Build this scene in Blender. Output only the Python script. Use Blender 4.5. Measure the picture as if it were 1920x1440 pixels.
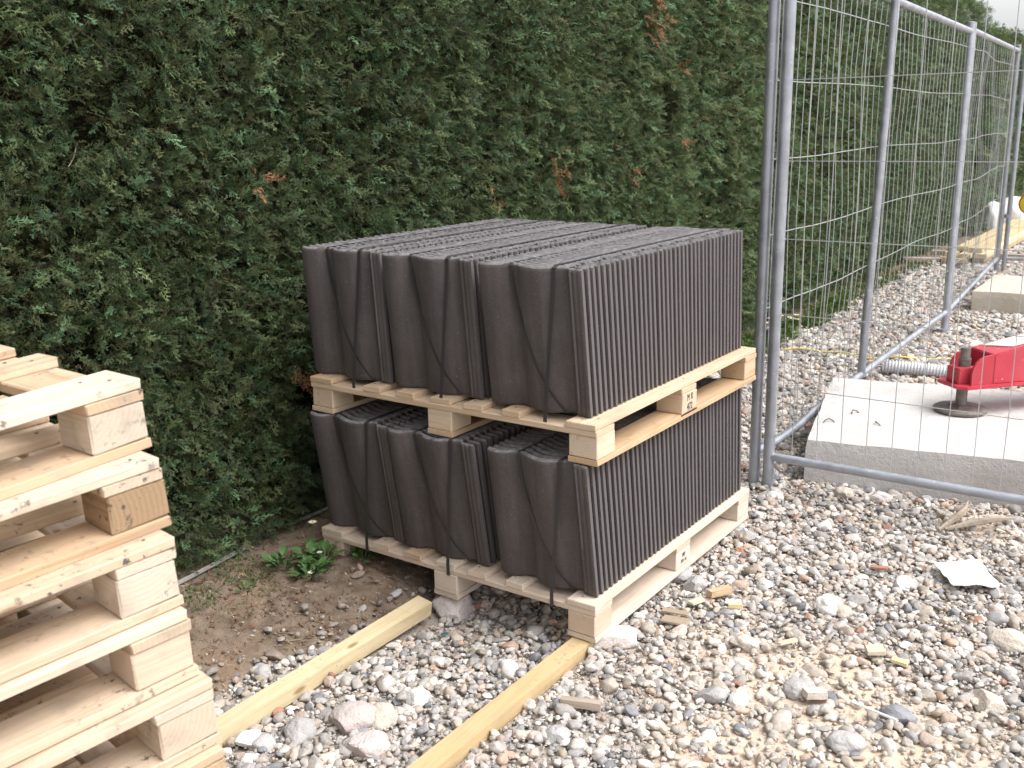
import bpy, bmesh, math, random
import numpy as np
from mathutils import Vector, Matrix, Euler, noise as mn
rnd = random.Random(7)
nr = np.random.RandomState(11)
PI = math.pi
S = bpy.context.scene
C = S.collection
for o in list(bpy.data.objects):
    bpy.data.objects.remove(o)

# ------------------------------------------------------------------ camera
F_PX, YAW, PITCH, ROLL = 1886.18, -0.61467, 0.25119, -0.01882
CAM = Vector((1.37292, -2.34751, 1.37729))
fw = Vector((math.sin(YAW)*math.cos(PITCH), math.cos(YAW)*math.cos(PITCH), -math.sin(PITCH)))
rt = Vector((math.cos(YAW), -math.sin(YAW), 0))
up = rt.cross(fw)
c_, s_ = math.cos(ROLL), math.sin(ROLL)
r2 = c_*rt + s_*up
u2 = -s_*rt + c_*up
cd = bpy.data.cameras.new('camera')
cam = bpy.data.objects.new('camera', cd)
C.objects.link(cam)
cam.matrix_world = Matrix(((r2.x, u2.x, -fw.x, CAM.x), (r2.y, u2.y, -fw.y, CAM.y), (r2.z, u2.z, -fw.z, CAM.z), (0, 0, 0, 1)))
cd.sensor_fit = 'HORIZONTAL'
cd.sensor_width = 36
cd.lens = 36*F_PX/1920
cd.clip_start = 0.05
cd.clip_end = 500
cd.dof.use_dof = True
cd.dof.focus_distance = 3.3
cd.dof.aperture_fstop = 7.0
S.camera = cam

# ------------------------------------------------------------------ sky, sun, exposure
SUN_EL, SUN_AZ = math.radians(57), math.radians(78)      # azimuth measured clockwise from +Y
w = bpy.data.worlds.new('World')
S.world = w
w.use_nodes = True
wt = w.node_tree
wt.nodes.clear()
sky = wt.nodes.new('ShaderNodeTexSky')
sky.sky_type = 'NISHITA'
sky.sun_disc = False
sky.sun_elevation = SUN_EL
sky.sun_rotation = SUN_AZ
sky.air_density = 1.0
sky.dust_density = 4.0
hs = wt.nodes.new('ShaderNodeHueSaturation')
hs.inputs['Saturation'].default_value = 0.13
bg = wt.nodes.new('ShaderNodeBackground')
bg.inputs['Strength'].default_value = 0.15
wo = wt.nodes.new('ShaderNodeOutputWorld')
wt.links.new(sky.outputs[0], hs.inputs['Color'])
wt.links.new(hs.outputs[0], bg.inputs['Color'])
wt.links.new(bg.outputs[0], wo.inputs['Surface'])
sd = bpy.data.lights.new('sun', 'SUN')
sd.energy = 1.05
sd.angle = math.radians(35)
sd.color = (1.0, 0.975, 0.94)
sun = bpy.data.objects.new('sun', sd)
C.objects.link(sun)
sv = Vector((math.sin(SUN_AZ)*math.cos(SUN_EL), math.cos(SUN_AZ)*math.cos(SUN_EL), math.sin(SUN_EL)))
sun.rotation_euler = sv.to_track_quat('Z', 'Y').to_euler()
sun.location = (0, 0, 6)
S.view_settings.view_transform = 'Standard'
S.view_settings.look = 'None'
S.view_settings.exposure = 1.08
S.view_settings.gamma = 1
S.view_settings.use_curve_mapping = False

# ------------------------------------------------------------------ materials
class NT:
    def __init__(s, name, rough=0.8, metal=0.0, spec=0.3):
        s.m = bpy.data.materials.new(name)
        s.m.use_nodes = True
        s.t = s.m.node_tree
        s.b = s.t.nodes['Principled BSDF']
        s.b.inputs['Roughness'].default_value = rough
        s.b.inputs['Metallic'].default_value = metal
        s.b.inputs['Specular IOR Level'].default_value = spec
    def n(s, ty, **k):
        nd = s.t.nodes.new('ShaderNode'+ty)
        for a, v in k.items():
            if a.startswith('i_'):
                nd.inputs[int(a[2:])].default_value = v
            else:
                setattr(nd, a, v)
        return nd
    def l(s, a, b):
        s.t.links.new(a, b)
    def noise(s, vec, scale, detail=4, rough=0.55, dist=0.0):
        nd = s.n('TexNoise')
        nd.inputs['Scale'].default_value = scale
        nd.inputs['Detail'].default_value = detail
        nd.inputs['Roughness'].default_value = rough
        nd.inputs['Distortion'].default_value = dist
        if vec is not None:
            s.l(vec, nd.inputs['Vector'])
        return nd.outputs['Fac']
    def ramp(s, fac, stops):
        nd = s.n('ValToRGB')
        cr = nd.color_ramp
        while len(cr.elements) < len(stops):
            cr.elements.new(0.5)
        for e, (p, c) in zip(cr.elements, stops):
            e.position = p
            e.color = (*c, 1) if len(c) == 3 else c
        s.l(fac, nd.inputs['Fac'])
        return nd.outputs['Color']
    def mix(s, fac, a, b, mode='MIX'):
        nd = s.n('Mix', data_type='RGBA', blend_type=mode)
        for sock, v in ((nd.inputs[0], fac), (nd.inputs[6], a), (nd.inputs[7], b)):
            if isinstance(v, (int, float)):
                sock.default_value = v
            elif isinstance(v, tuple):
                sock.default_value = (*v, 1)
            else:
                s.l(v, sock)
        return nd.outputs[2]
    def math(s, op, a, b=None, clamp=False):
        nd = s.n('Math', operation=op, use_clamp=clamp)
        for i, v in ((0, a), (1, b)):
            if v is None:
                continue
            if isinstance(v, (int, float)):
                nd.inputs[i].default_value = v
            else:
                s.l(v, nd.inputs[i])
        return nd.outputs[0]
    def bump(s, h, strength=0.4, dist=0.01):
        nd = s.n('Bump')
        nd.inputs['Strength'].default_value = strength
        nd.inputs['Distance'].default_value = dist
        s.l(h, nd.inputs['Height'])
        s.l(nd.outputs[0], s.b.inputs['Normal'])
    def col(s, c):
        if isinstance(c, tuple):
            s.b.inputs['Base Color'].default_value = (*c, 1)
        else:
            s.l(c, s.b.inputs['Base Color'])
    def objvec(s, scale=(1, 1, 1), rand=True):
        tc = s.n('TexCoord')
        v = tc.outputs['Object']
        if rand:
            oi = s.n('ObjectInfo')
            add = s.n('VectorMath', operation='ADD')
            cmb = s.n('CombineXYZ')
            r = s.math('MULTIPLY', oi.outputs['Random'], 57.0)
            for i in range(3):
                s.l(r, cmb.inputs[i])
            s.l(v, add.inputs[0])
            s.l(cmb.outputs[0], add.inputs[1])
            v = add.outputs[0]
            s.rand = oi.outputs['Random']
        mp = s.n('Mapping')
        mp.inputs['Scale'].default_value = scale
        s.l(v, mp.inputs['Vector'])
        return mp.outputs[0]

def wood(name, light, mid, dark, dirt=0.0):
    a = NT(name, 0.75, 0, 0.2)
    v = a.objvec((1.6, 26, 26))
    g = a.noise(v, 1.6, 5, 0.6, 1.2)
    base = a.ramp(g, [(0.3, mid), (0.52, light), (0.7, tuple(x*0.96 for x in light))])
    # fine dark fibres
    v2 = a.objvec((5, 160, 160))
    f = a.noise(v2, 1.0, 3)
    base = a.mix(a.ramp(f, [(0.52, (0, 0, 0)), (0.72, (0.5, 0.5, 0.5))]), base, mid)
    # broad blotches
    b = a.noise(a.objvec((1.2, 4, 4)), 3.0, 3)
    base = a.mix(a.ramp(b, [(0.45, (0, 0, 0)), (0.75, (0.6, 0.6, 0.6))]), base, mid)
    # knots
    vo = a.n('TexVoronoi', feature='F1')
    vo.inputs['Scale'].default_value = 1.0
    a.l(a.objvec((3.2, 9, 9)), vo.inputs['Vector'])
    base = a.mix(a.ramp(vo.outputs['Distance'], [(0.05, (0.8, 0.8, 0.8)), (0.1, (0, 0, 0))]), base, dark)
    # end grain rings
    geo = a.n('NewGeometry')
    vt = a.n('VectorTransform', vector_type='NORMAL', convert_from='WORLD', convert_to='OBJECT')
    a.l(geo.outputs['Normal'], vt.inputs[0])
    sx = a.n('SeparateXYZ')
    a.l(vt.outputs[0], sx.inputs[0])
    endf = a.math('GREATER_THAN', a.math('ABSOLUTE', sx.outputs[0]), 0.8)
    wv = a.n('TexWave', wave_type='RINGS', rings_direction='X')
    wv.inputs['Scale'].default_value = 34
    wv.inputs['Distortion'].default_value = 2.5
    wv.inputs['Detail'].default_value = 2
    tc = a.n('TexCoord')
    oi = a.n('ObjectInfo')
    cm = a.n('CombineXYZ')
    a.l(a.math('MULTIPLY', oi.outputs['Random'], 0.16), cm.inputs[1])
    a.l(a.math('SUBTRACT', a.math('MULTIPLY', oi.outputs['Random'], 0.2), 0.14), cm.inputs[2])
    ad = a.n('VectorMath', operation='ADD')
    a.l(tc.outputs['Object'], ad.inputs[0])
    a.l(cm.outputs[0], ad.inputs[1])
    a.l(ad.outputs[0], wv.inputs['Vector'])
    endc = a.mix(a.math('MULTIPLY', wv.outputs['Fac'], 0.32), tuple(x*0.93 for x in light), mid)
    base = a.mix(endf, base, endc)
    # per piece tint
    base = a.mix(a.math('POWER', oi.outputs['Random'], 1.5), base, a.mix(1.0, base, (0.78, 0.66, 0.52), 'MULTIPLY'))
    if dirt:
        d = a.noise(a.objvec((1, 1, 1)), 55, 5, 0.65)
        d2 = a.noise(a.objvec((1, 1, 1)), 5, 2)
        m = a.math('MULTIPLY', a.ramp(d, [(0.58, (0, 0, 0)), (0.63, (1, 1, 1))]), a.ramp(d2, [(0.48, (0, 0, 0)), (0.6, (1, 1, 1))]))
        base = a.mix(a.math('MULTIPLY', m, dirt), base, (0.07, 0.06, 0.06))
        st = a.noise(a.objvec((2, 2, 2)), 6, 4)
        base = a.mix(a.math('MULTIPLY', a.ramp(st, [(0.53, (0, 0, 0)), (0.68, (1, 1, 1))]), dirt*0.5), base, (0.33, 0.27, 0.22))
    a.col(base)
    a.bump(a.math('ADD', g, a.math('MULTIPLY', f, 0.5)), 0.25, 0.004)
    return a.m

M = {}
M['pine'] = wood('pale_pine', (0.68, 0.56, 0.43), (0.54, 0.41, 0.28), (0.26, 0.15, 0.08), 0.25)
M['pine_stack'] = wood('stacked_pine', (0.67, 0.57, 0.465), (0.50, 0.39, 0.29), (0.22, 0.13, 0.08), 0.9)
M['pine_stained'] = wood('stained_pine', (0.42, 0.32, 0.22), (0.24, 0.17, 0.115), (0.09, 0.06, 0.045), 0.9)
M['pine_rough'] = wood('rough_block', (0.60, 0.54, 0.46), (0.46, 0.39, 0.31), (0.2, 0.14, 0.1), 0.9)
M['pine_pale'] = wood('bleached_pine', (0.70, 0.60, 0.51), (0.58, 0.47, 0.37), (0.25, 0.17, 0.12), 0.2)
M['batten'] = wood('yellow_batten', (0.66, 0.57, 0.39), (0.56, 0.45, 0.27), (0.27, 0.17, 0.07), 0.3)
M['old_wood'] = wood('weathered_wood', (0.42, 0.36, 0.30), (0.30, 0.25, 0.20), (0.12, 0.09, 0.06), 0.4)
M['bark'] = wood('bark_wood', (0.06, 0.045, 0.032), (0.04, 0.03, 0.02), (0.03, 0.02, 0.015), 0)

a = NT('concrete_tile', 0.82, 0, 0.25)
v = a.objvec()
n1 = a.noise(v, 9, 4)
c = a.ramp(n1, [(0.3, (0.084, 0.072, 0.069)), (0.7, (0.112, 0.098, 0.094))])
stk = a.noise(a.objvec((9, 9, 0.9)), 4, 4, 0.6)
c = a.mix(a.ramp(stk, [(0.4, (0, 0, 0)), (0.7, (0.8, 0.8, 0.8))]), c, (0.064, 0.054, 0.053))
n2 = a.noise(v, 420, 2, 0.6)
c = a.mix(a.ramp(n2, [(0.57, (0, 0, 0)), (0.70, (0.7, 0.7, 0.7))]), c, (0.20, 0.185, 0.18))
vo = a.n('TexVoronoi')
vo.inputs['Scale'].default_value = 38
a.l(v, vo.inputs['Vector'])
c = a.mix(a.ramp(vo.outputs['Distance'], [(0.045, (0.7, 0.7, 0.7)), (0.07, (0, 0, 0))]), c, (0.3, 0.28, 0.27))
# worn, dusty end faces: concrete without the slurry coat
geo = a.n('NewGeometry')
sx = a.n('SeparateXYZ')
tcn = a.n('TexCoord')
a.l(tcn.outputs['Normal'], sx.inputs[0])
endm = a.math('GREATER_THAN', a.math('ABSOLUTE', sx.outputs[2]), 0.6)
n3 = a.noise(v, 60, 4)
c = a.mix(endm, c, a.ramp(n3, [(0.35, (0.13, 0.12, 0.125)), (0.6, (0.20, 0.19, 0.195)), (0.8, (0.34, 0.33, 0.33))]))
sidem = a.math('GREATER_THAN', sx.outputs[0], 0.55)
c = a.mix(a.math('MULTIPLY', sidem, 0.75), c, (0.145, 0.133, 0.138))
sc_ = a.noise(a.objvec((14, 14, 2.2)), 5, 5, 0.7)
c = a.mix(a.ramp(sc_, [(0.66, (0, 0, 0)), (0.74, (0.5, 0.5, 0.5))]), c, (0.17, 0.155, 0.15))
oi = a.n('ObjectInfo')
c = a.mix(a.math('MULTIPLY', oi.outputs['Random'], 0.25), c, a.mix(1.0, c, (0.78, 0.76, 0.78), 'MULTIPLY'))
a.col(c)
a.bump(a.math('ADD', n2, n3), 0.35, 0.004)
M['tile'] = a.m

a = NT('strap_plastic', 0.42, 0, 0.4)
a.col((0.045, 0.041, 0.042))
M['strap'] = a.m

a = NT('galvanised_steel', 0.42, 0.65, 0.5)
v = a.objvec()
n1 = a.noise(v, 14, 4)
c = a.ramp(n1, [(0.3, (0.34, 0.36, 0.40)), (0.7, (0.46, 0.48, 0.53))])
c = a.mix(a.ramp(a.noise(v, 40, 4), [(0.62, (0, 0, 0)), (0.72, (0.7, 0.7, 0.7))]), c, (0.62, 0.62, 0.62))
c = a.mix(a.ramp(a.noise(a.objvec((1, 1, 0.5)), 6, 6, 0.7), [(0.6, (0, 0, 0)), (0.72, (0.7, 0.7, 0.7))]), c, (0.24, 0.23, 0.22))
a.col(c)
a.l(a.ramp(n1, [(0.3, (0.38,)*3), (0.7, (0.55,)*3)]), a.b.inputs['Roughness'])
M['galv'] = a.m
a = NT('mesh_wire', 0.45, 0.5, 0.5)
a.col((0.52, 0.53, 0.54))
M['wire'] = a.m

def concrete(name, lo, hi, stain):
    a = NT(name, 0.9, 0, 0.2)
    v = a.objvec()
    n1 = a.noise(v, 3.5, 6, 0.6)
    c = a.ramp(n1, [(0.3, lo), (0.65, hi)])
    n2 = a.noise(v, 130, 3, 0.6)
    c = a.mix(a.ramp(n2, [(0.6, (0, 0, 0)), (0.8, (0.4, 0.4, 0.4))]), c, stain)
    n3 = a.noise(v, 7, 5, 0.65)
    c = a.mix(a.ramp(n3, [(0.62, (0, 0, 0)), (0.78, (0.5, 0.5, 0.5))]), c, stain)
    a.col(c)
    a.bump(a.math('ADD', a.math('MULTIPLY', n2, 0.5), a.noise(v, 28, 5, 0.65)), 0.7, 0.012)
    return a.m
M['concrete'] = concrete('pale_concrete', (0.46, 0.435, 0.42), (0.58, 0.56, 0.545), (0.36, 0.33, 0.31))
M['concrete_b'] = concrete('buff_concrete', (0.50, 0.45, 0.37), (0.60, 0.55, 0.46), (0.36, 0.32, 0.25))
M['rubble'] = concrete('pink_grey_stone', (0.42, 0.36, 0.34), (0.60, 0.54, 0.52), (0.26, 0.23, 0.23))
M['cobble_grey'] = concrete('grey_cobble', (0.33, 0.32, 0.32), (0.47, 0.45, 0.44), (0.22, 0.22, 0.23))
M['cobble_buff'] = concrete('buff_cobble', (0.46, 0.40, 0.34), (0.60, 0.54, 0.47), (0.30, 0.26, 0.22))
M['cobble_pale'] = concrete('pale_cobble', (0.60, 0.57, 0.55), (0.74, 0.72, 0.70), (0.42, 0.40, 0.39))
M['cobble_dark'] = concrete('dark_cobble', (0.17, 0.17, 0.19), (0.27, 0.27, 0.29), (0.4, 0.4, 0.4))
M['brick_red'] = concrete('red_brick', (0.36, 0.17, 0.12), (0.46, 0.26, 0.19), (0.6, 0.45, 0.36))

def plain(name, colr, rough=0.6, metal=0.0, spec=0.4, var=0.25, sc=12):
    a = NT(name, rough, metal, spec)
    v = a.objvec()
    n = a.noise(v, sc, 4)
    c = a.ramp(n, [(0.3, tuple(x*(1-var) for x in colr)), (0.7, colr)])
    a.col(c)
    a.bump(n, 0.15, 0.004)
    return a.m
a = NT('red_paint', 0.45, 0, 0.4)
v = a.objvec()
c = a.ramp(a.noise(v, 5, 4), [(0.3, (0.42, 0.03, 0.05)), (0.7, (0.50, 0.05, 0.075))])
c = a.mix(a.ramp(a.noise(v, 45, 3), [(0.68, (0, 0, 0)), (0.72, (0.8, 0.8, 0.8))]), c, (0.55, 0.35, 0.33))
c = a.mix(a.ramp(a.noise(v, 3, 5), [(0.45, (0, 0, 0)), (0.8, (0.35, 0.35, 0.35))]), c, (0.45, 0.22, 0.2))
a.col(c)
M['red'] = a.m
M['rusty'] = plain('dull_steel', (0.24, 0.21, 0.19), 0.6, 0.4, 0.4, 0.4, 30)
M['white_plate'] = plain('white_plate', (0.78, 0.77, 0.74), 0.6, 0, 0.3, 0.15, 8)
M['paper'] = plain('white_board', (0.86, 0.86, 0.86), 0.7, 0, 0.3, 0.04, 5)
M['pvc'] = plain('pale_grey_plastic', (0.62, 0.63, 0.66), 0.5, 0, 0.4, 0.1, 5)
M['yellow'] = plain('yellow_cord', (0.70, 0.62, 0.18), 0.6, 0, 0.3, 0.1, 20)
M['bag'] = plain('white_woven_sack', (0.80, 0.79, 0.80), 0.7, 0, 0.3, 0.15, 9)
M['lamp_yellow'] = plain('yellow_plastic', (0.75, 0.62, 0.05), 0.4)
M['lamp_orange'] = plain('orange_plastic', (0.80, 0.22, 0.03), 0.25)
M['chip'] = plain('pale_chip', (0.66, 0.56, 0.42), 0.8, 0, 0.2, 0.2, 30)
M['chip_yellow'] = plain('yellow_offcut', (0.66, 0.55, 0.32), 0.7, 0, 0.2, 0.15, 20)
M['plaster'] = plain('white_plaster', (0.74, 0.77, 0.76), 0.8, 0, 0.2, 0.15, 30)
M['ink'] = plain('black_ink', (0.03, 0.025, 0.025), 0.8, 0, 0.1, 0.1, 30)
M['edging'] = plain('grey_edging', (0.34, 0.33, 0.31), 0.8, 0, 0.2, 0.35, 20)
M['petal'] = plain('daisy_petal', (0.82, 0.82, 0.80), 0.7, 0, 0.2, 0.05, 10)
M['pollen'] = plain('daisy_centre', (0.75, 0.55, 0.05), 0.7, 0, 0.2, 0.1, 40)
M['tealchip'] = plain('teal_fragment', (0.05, 0.15, 0.17), 0.4, 0, 0.4, 0.1, 40)

def inst_mat(name, speck=None, rough=0.85, spec=0.25, transl=0.0, scale=120):
    a = NT(name, rough, 0, spec)
    at = a.n('Attribute', attribute_type='INSTANCER', attribute_name='tint')
    c = at.outputs['Color']
    geo = a.n('NewGeometry')
    n = a.noise(geo.outputs['Position'], scale, 4, 0.6)
    c = a.mix(1.0, c, a.ramp(n, [(0.3, (0.72, 0.72, 0.72)), (0.7, (1.12, 1.12, 1.12))]), 'MULTIPLY')
    if speck:
        n2 = a.noise(geo.outputs['Position'], scale*3.3, 3, 0.6)
        c = a.mix(a.ramp(n2, [(0.6, (0, 0, 0)), (0.75, (0.5, 0.5, 0.5))]), c, speck)
        a.bump(n2, 0.3, 0.003)
    a.col(c)
    if transl:
        tr = a.n('BsdfTranslucent')
        a.l(c, tr.inputs['Color'])
        mx = a.n('MixShader')
        mx.inputs[0].default_value = transl
        a.l(a.b.outputs[0], mx.inputs[1])
        a.l(tr.outputs[0], mx.inputs[2])
        out = [q for q in a.t.nodes if q.type == 'OUTPUT_MATERIAL'][0]
        a.l(mx.outputs[0], out.inputs['Surface'])
    return a.m
M['pebble'] = inst_mat('pebble_stone', (0.25, 0.24, 0.23), 0.8, 0.3)
M['frond'] = inst_mat('conifer_frond', None, 0.55, 0.2, 0.2, 60)
M['grass'] = inst_mat('grass_blade', None, 0.6, 0.3, 0.25, 60)
M['clod'] = inst_mat('soil_clod', (0.22, 0.15, 0.1), 0.95, 0.1)
a = NT('weed_leaf', 0.5, 0, 0.35)
a.col(a.ramp(a.noise(a.objvec(), 30, 3), [(0.3, (0.045, 0.10, 0.03)), (0.7, (0.09, 0.18, 0.05))]))
M['leaf'] = a.m
a = NT('dead_frond', 0.8, 0, 0.2)
a.col(a.ramp(a.noise(a.objvec(), 30, 3), [(0.3, (0.17, 0.075, 0.038)), (0.7, (0.31, 0.16, 0.085))]))
M['dead'] = a.m
a = NT('hedge_inner_shade', 1.0, 0, 0.0)
a.col((0.012, 0.012, 0.008))  # near-black, so the shade in the hedge gaps is in the colour
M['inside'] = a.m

# ------------------------------------------------------------------ helpers
def tag(o, label=None, cat=None, group=None, kind=None):
    for k, v in (('label', label), ('category', cat), ('group', group), ('kind', kind)):
        if v:
            o[k] = v
    return o
def empty(name, loc=(0, 0, 0), rz=0.0, **k):
    o = bpy.data.objects.new(name, None)
    o.empty_display_size = 0.1
    o.location = loc
    o.rotation_euler = (0, 0, rz)
    C.objects.link(o)
    return tag(o, **k)
def link(name, me, parent=None, loc=(0, 0, 0), rot=(0, 0, 0), **k):
    o = bpy.data.objects.new(name, me)
    o.location = loc
    o.rotation_euler = rot
    C.objects.link(o)
    if parent is not None:
        o.parent = parent
    return tag(o, **k)
def to_mesh(bm, name, mat, smooth=False):
    me = bpy.data.meshes.new(name)
    bm.normal_update()
    bm.to_mesh(me)
    bm.free()
    if mat is not None:
        me.materials.append(mat)
    if smooth:
        me.polygons.foreach_set('use_smooth', [True]*len(me.polygons))
    return me
def pymesh(name, vs, fs, mat, smooth=False):
    me = bpy.data.meshes.new(name)
    me.from_pydata([tuple(v) for v in vs], [], [tuple(f) for f in fs])
    if mat is not None:
        me.materials.append(mat)
    if smooth:
        me.polygons.foreach_set('use_smooth', [True]*len(me.polygons))
    me.update()
    return me
def bm_box(bm, size, loc=(0, 0, 0), bev=0.0, rot=None):
    r = bmesh.ops.create_cube(bm, size=1.0)
    vs = r['verts']
    bmesh.ops.scale(bm, vec=size, verts=vs)
    if bev:
        es = list({e for v_ in vs for e in v_.link_edges})
        rr = bmesh.ops.bevel(bm, geom=es, offset=bev, segments=1, affect='EDGES')
        vs = list({v_ for f in rr['faces'] for v_ in f.verts})
    if rot is not None:
        bmesh.ops.rotate(bm, cent=(0, 0, 0), matrix=rot, verts=vs)
    bmesh.ops.translate(bm, vec=loc, verts=vs)
    return vs
boxcache = {}
def box_mesh(name, size, mat, bev=0.002, var=0):
    k = (name, tuple(round(x, 4) for x in size), mat.name, var)
    if k not in boxcache:
        bm = bmesh.new()
        vs = bm_box(bm, size, bev=bev)
        if var:
            rr = random.Random(var)
            for v_ in bm.verts:
                v_.co += Vector([rr.uniform(-1, 1)*0.0012 for _ in range(3)])
        boxcache[k] = to_mesh(bm, name, mat)
    return boxcache[k]
def tube(bm, pts, r, seg=10, caps=True):
    pts = [Vector(q) for q in pts]
    rings = []
    prev = None
    for i, q in enumerate(pts):
        d = (pts[min(i+1, len(pts)-1)]-pts[max(i-1, 0)]).normalized()
        if prev is None:
            u = d.orthogonal().normalized()
        else:
            u = (prev-d*prev.dot(d)).normalized()
        prev = u
        v_ = d.cross(u)
        rad = r[i] if isinstance(r, (list, tuple)) else r
        rings.append([bm.verts.new(q+rad*(math.cos(2*PI*k/seg)*u+math.sin(2*PI*k/seg)*v_)) for k in range(seg)])
    for A, B in zip(rings, rings[1:]):
        for k in range(seg):
            bm.faces.new((A[k], A[(k+1) % seg], B[(k+1) % seg], B[k]))
    if caps:
        bm.faces.new(list(reversed(rings[0])))
        bm.faces.new(rings[-1])
def smooth_by_angle(me, ang=40):
    me.polygons.foreach_set('use_smooth', [True]*len(me.polygons))
    try:
        me.set_sharp_from_angle(angle=math.radians(ang))
    except Exception:
        pass
    return me
def tube_mesh(name, pts, r, mat, seg=12):
    bm = bmesh.new()
    tube(bm, pts, r, seg)
    return smooth_by_angle(to_mesh(bm, name, mat))

def instancer(name, variants, P, Rt, Sc, Idx, Col, mat, **k):
    """one object: the variant shapes plus points; geometry nodes places a variant on every point"""
    vs, fs, vid = [], [], []
    for i, (v_, f_) in enumerate(variants):
        o = len(vs)
        vs += [tuple(q) for q in v_]
        fs += [tuple(j+o for j in f) for f in f_]
        vid += [i]*len(v_)
    nv = len(vs)
    n = len(P)
    me = bpy.data.meshes.new(name)
    me.from_pydata(vs+[tuple(map(float, q)) for q in P], [], fs)
    me.materials.append(mat)
    def attr(nm, ty, data, key):
        at = me.attributes.new(nm, ty, 'POINT')
        at.data.foreach_set(key, np.ascontiguousarray(data, dtype=np.float32 if ty != 'INT' else np.int32).ravel())
    attr('vid', 'INT', np.array(vid+[-1]*n), 'value')
    attr('irot', 'FLOAT_VECTOR', np.vstack([np.zeros((nv, 3)), Rt]), 'vector')
    attr('iscale', 'FLOAT_VECTOR', np.vstack([np.ones((nv, 3)), Sc]), 'vector')
    attr('idx', 'INT', np.concatenate([np.zeros(nv), Idx]), 'value')
    attr('tint', 'FLOAT_COLOR', np.vstack([np.ones((nv, 4)), np.hstack([Col, np.ones((n, 1))])]), 'color')
    me.polygons.foreach_set('use_smooth', [True]*len(me.polygons))
    g = bpy.data.node_groups.new(name+'_scatter', 'GeometryNodeTree')
    g.interface.new_socket('Geometry', in_out='INPUT', socket_type='NodeSocketGeometry')
    g.interface.new_socket('Geometry', in_out='OUTPUT', socket_type='NodeSocketGeometry')
    N = g.nodes
    gi, go = N.new('NodeGroupInput'), N.new('NodeGroupOutput')
    def na(nm, ty):
        q = N.new('GeometryNodeInputNamedAttribute')
        q.data_type = ty
        q.inputs['Name'].default_value = nm
        return q.outputs['Attribute']
    def eq(val):
        q = N.new('FunctionNodeCompare')
        q.data_type = 'INT'
        q.operation = 'EQUAL'
        g.links.new(na('vid', 'INT'), q.inputs[2])
        q.inputs[3].default_value = val
        return q.outputs[0]
    def sep(val):
        q = N.new('GeometryNodeSeparateGeometry')
        q.domain = 'POINT'
        g.links.new(gi.outputs[0], q.inputs['Geometry'])
        g.links.new(eq(val), q.inputs['Selection'])
        return q.outputs[0]
    gti = []
    for i in range(len(variants)):
        q = N.new('GeometryNodeGeometryToInstance')
        g.links.new(sep(i), q.inputs[0])
        gti.append(q.outputs[0])
    jn = N.new('GeometryNodeJoinGeometry')
    for q in reversed(gti):
        g.links.new(q, jn.inputs[0])
    iop = N.new('GeometryNodeInstanceOnPoints')
    g.links.new(sep(-1), iop.inputs['Points'])
    g.links.new(jn.outputs[0], iop.inputs['Instance'])
    iop.inputs['Pick Instance'].default_value = True
    g.links.new(na('idx', 'INT'), iop.inputs['Instance Index'])
    er = N.new('FunctionNodeEulerToRotation')
    g.links.new(na('irot', 'FLOAT_VECTOR'), er.inputs[0])
    g.links.new(er.outputs[0], iop.inputs['Rotation'])
    g.links.new(na('iscale', 'FLOAT_VECTOR'), iop.inputs['Scale'])
    g.links.new(iop.outputs[0], go.inputs[0])
    o = link(name, me, k.pop('parent', None), **k)
    md = o.modifiers.new('scatter', 'NODES')
    md.node_group = g
    return o
def eul(xd, nd):
    """euler that turns local X to xd and local Z near nd"""
    x = Vector(xd).normalized()
    z = Vector(nd)
    z = (z-x*z.dot(x))
    z = z.normalized() if z.length > 1e-4 else x.orthogonal().normalized()
    y = z.cross(x)
    return Matrix(((x.x, y.x, z.x), (x.y, y.y, z.y), (x.z, y.z, z.z))).to_euler()

# ------------------------------------------------------------------ ground
GZ = -0.172
def sm(a_, b_, x):
    t = min(1, max(0, (x-a_)/(b_-a_)))
    return t*t*(3-2*t)
SB = [(-3.5, -0.80), (-0.80, -0.76), (-0.64, -0.78), (-0.37, -0.72), (-0.19, -0.66), (-0.05, -0.62), (0.3, -0.62), (1.2, -0.85), (1.6, -1.12), (4, -1.16), (60, -1.2)]
def soil_edge(y):
    for (y0, x0), (y1, x1) in zip(SB, SB[1:]):
        if y <= y1:
            return x0+(x1-x0)*(y-y0)/(y1-y0)
    return -1.2
def gh(x, y, fine=True):
    e = soil_edge(y)+0.05*mn.noise(Vector((x*6, y*6, 3)))
    s = 1-sm(e-0.12, e+0.04, x)
    h = GZ+0.018*mn.noise(Vector((x*0.9, y*0.9, 0)))+0.008*mn.noise(Vector((x*3.1, y*3.1, 5)))
    bank = (0.01+0.060*sm(0.0, 0.5, e-x))*(1-sm(1.2, 2.2, y))+0.02
    h += s*bank
    # hollow left under the near edge of the pallet
    h += (1-s)*0.006
    h -= 0.03*math.exp(-(((x+0.45)/0.22)**2+((y+0.02)/0.2)**2))
    if fine:
        h += s*(0.010*mn.noise(Vector((x*22, y*22, 1)))+0.006*mn.noise(Vector((x*60, y*60, 2))))
    return h
def axis(parts):
    r = []
    for a_, b_, st in parts:
        n = max(1, int(round((b_-a_)/st)))
        r += [a_+(b_-a_)*i/n for i in range(n)]
    return r+[parts[-1][1]]
gx = axis([(-80, -6, 12), (-6, -1.9, 0.5), (-1.9, -1.5, 0.05), (-1.5, -0.5, 0.012), (-0.5, 2.5, 0.06), (2.5, 6, 0.4), (6, 80, 12)])
gy = axis([(-40, -4, 8), (-4, -1.4, 0.2), (-1.4, 1.3, 0.013), (1.3, 8, 0.08), (8, 20, 0.4), (20, 120, 12)])
gv = [(x, y, gh(x, y)) for y in gy for x in gx]
nx = len(gx)
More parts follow.
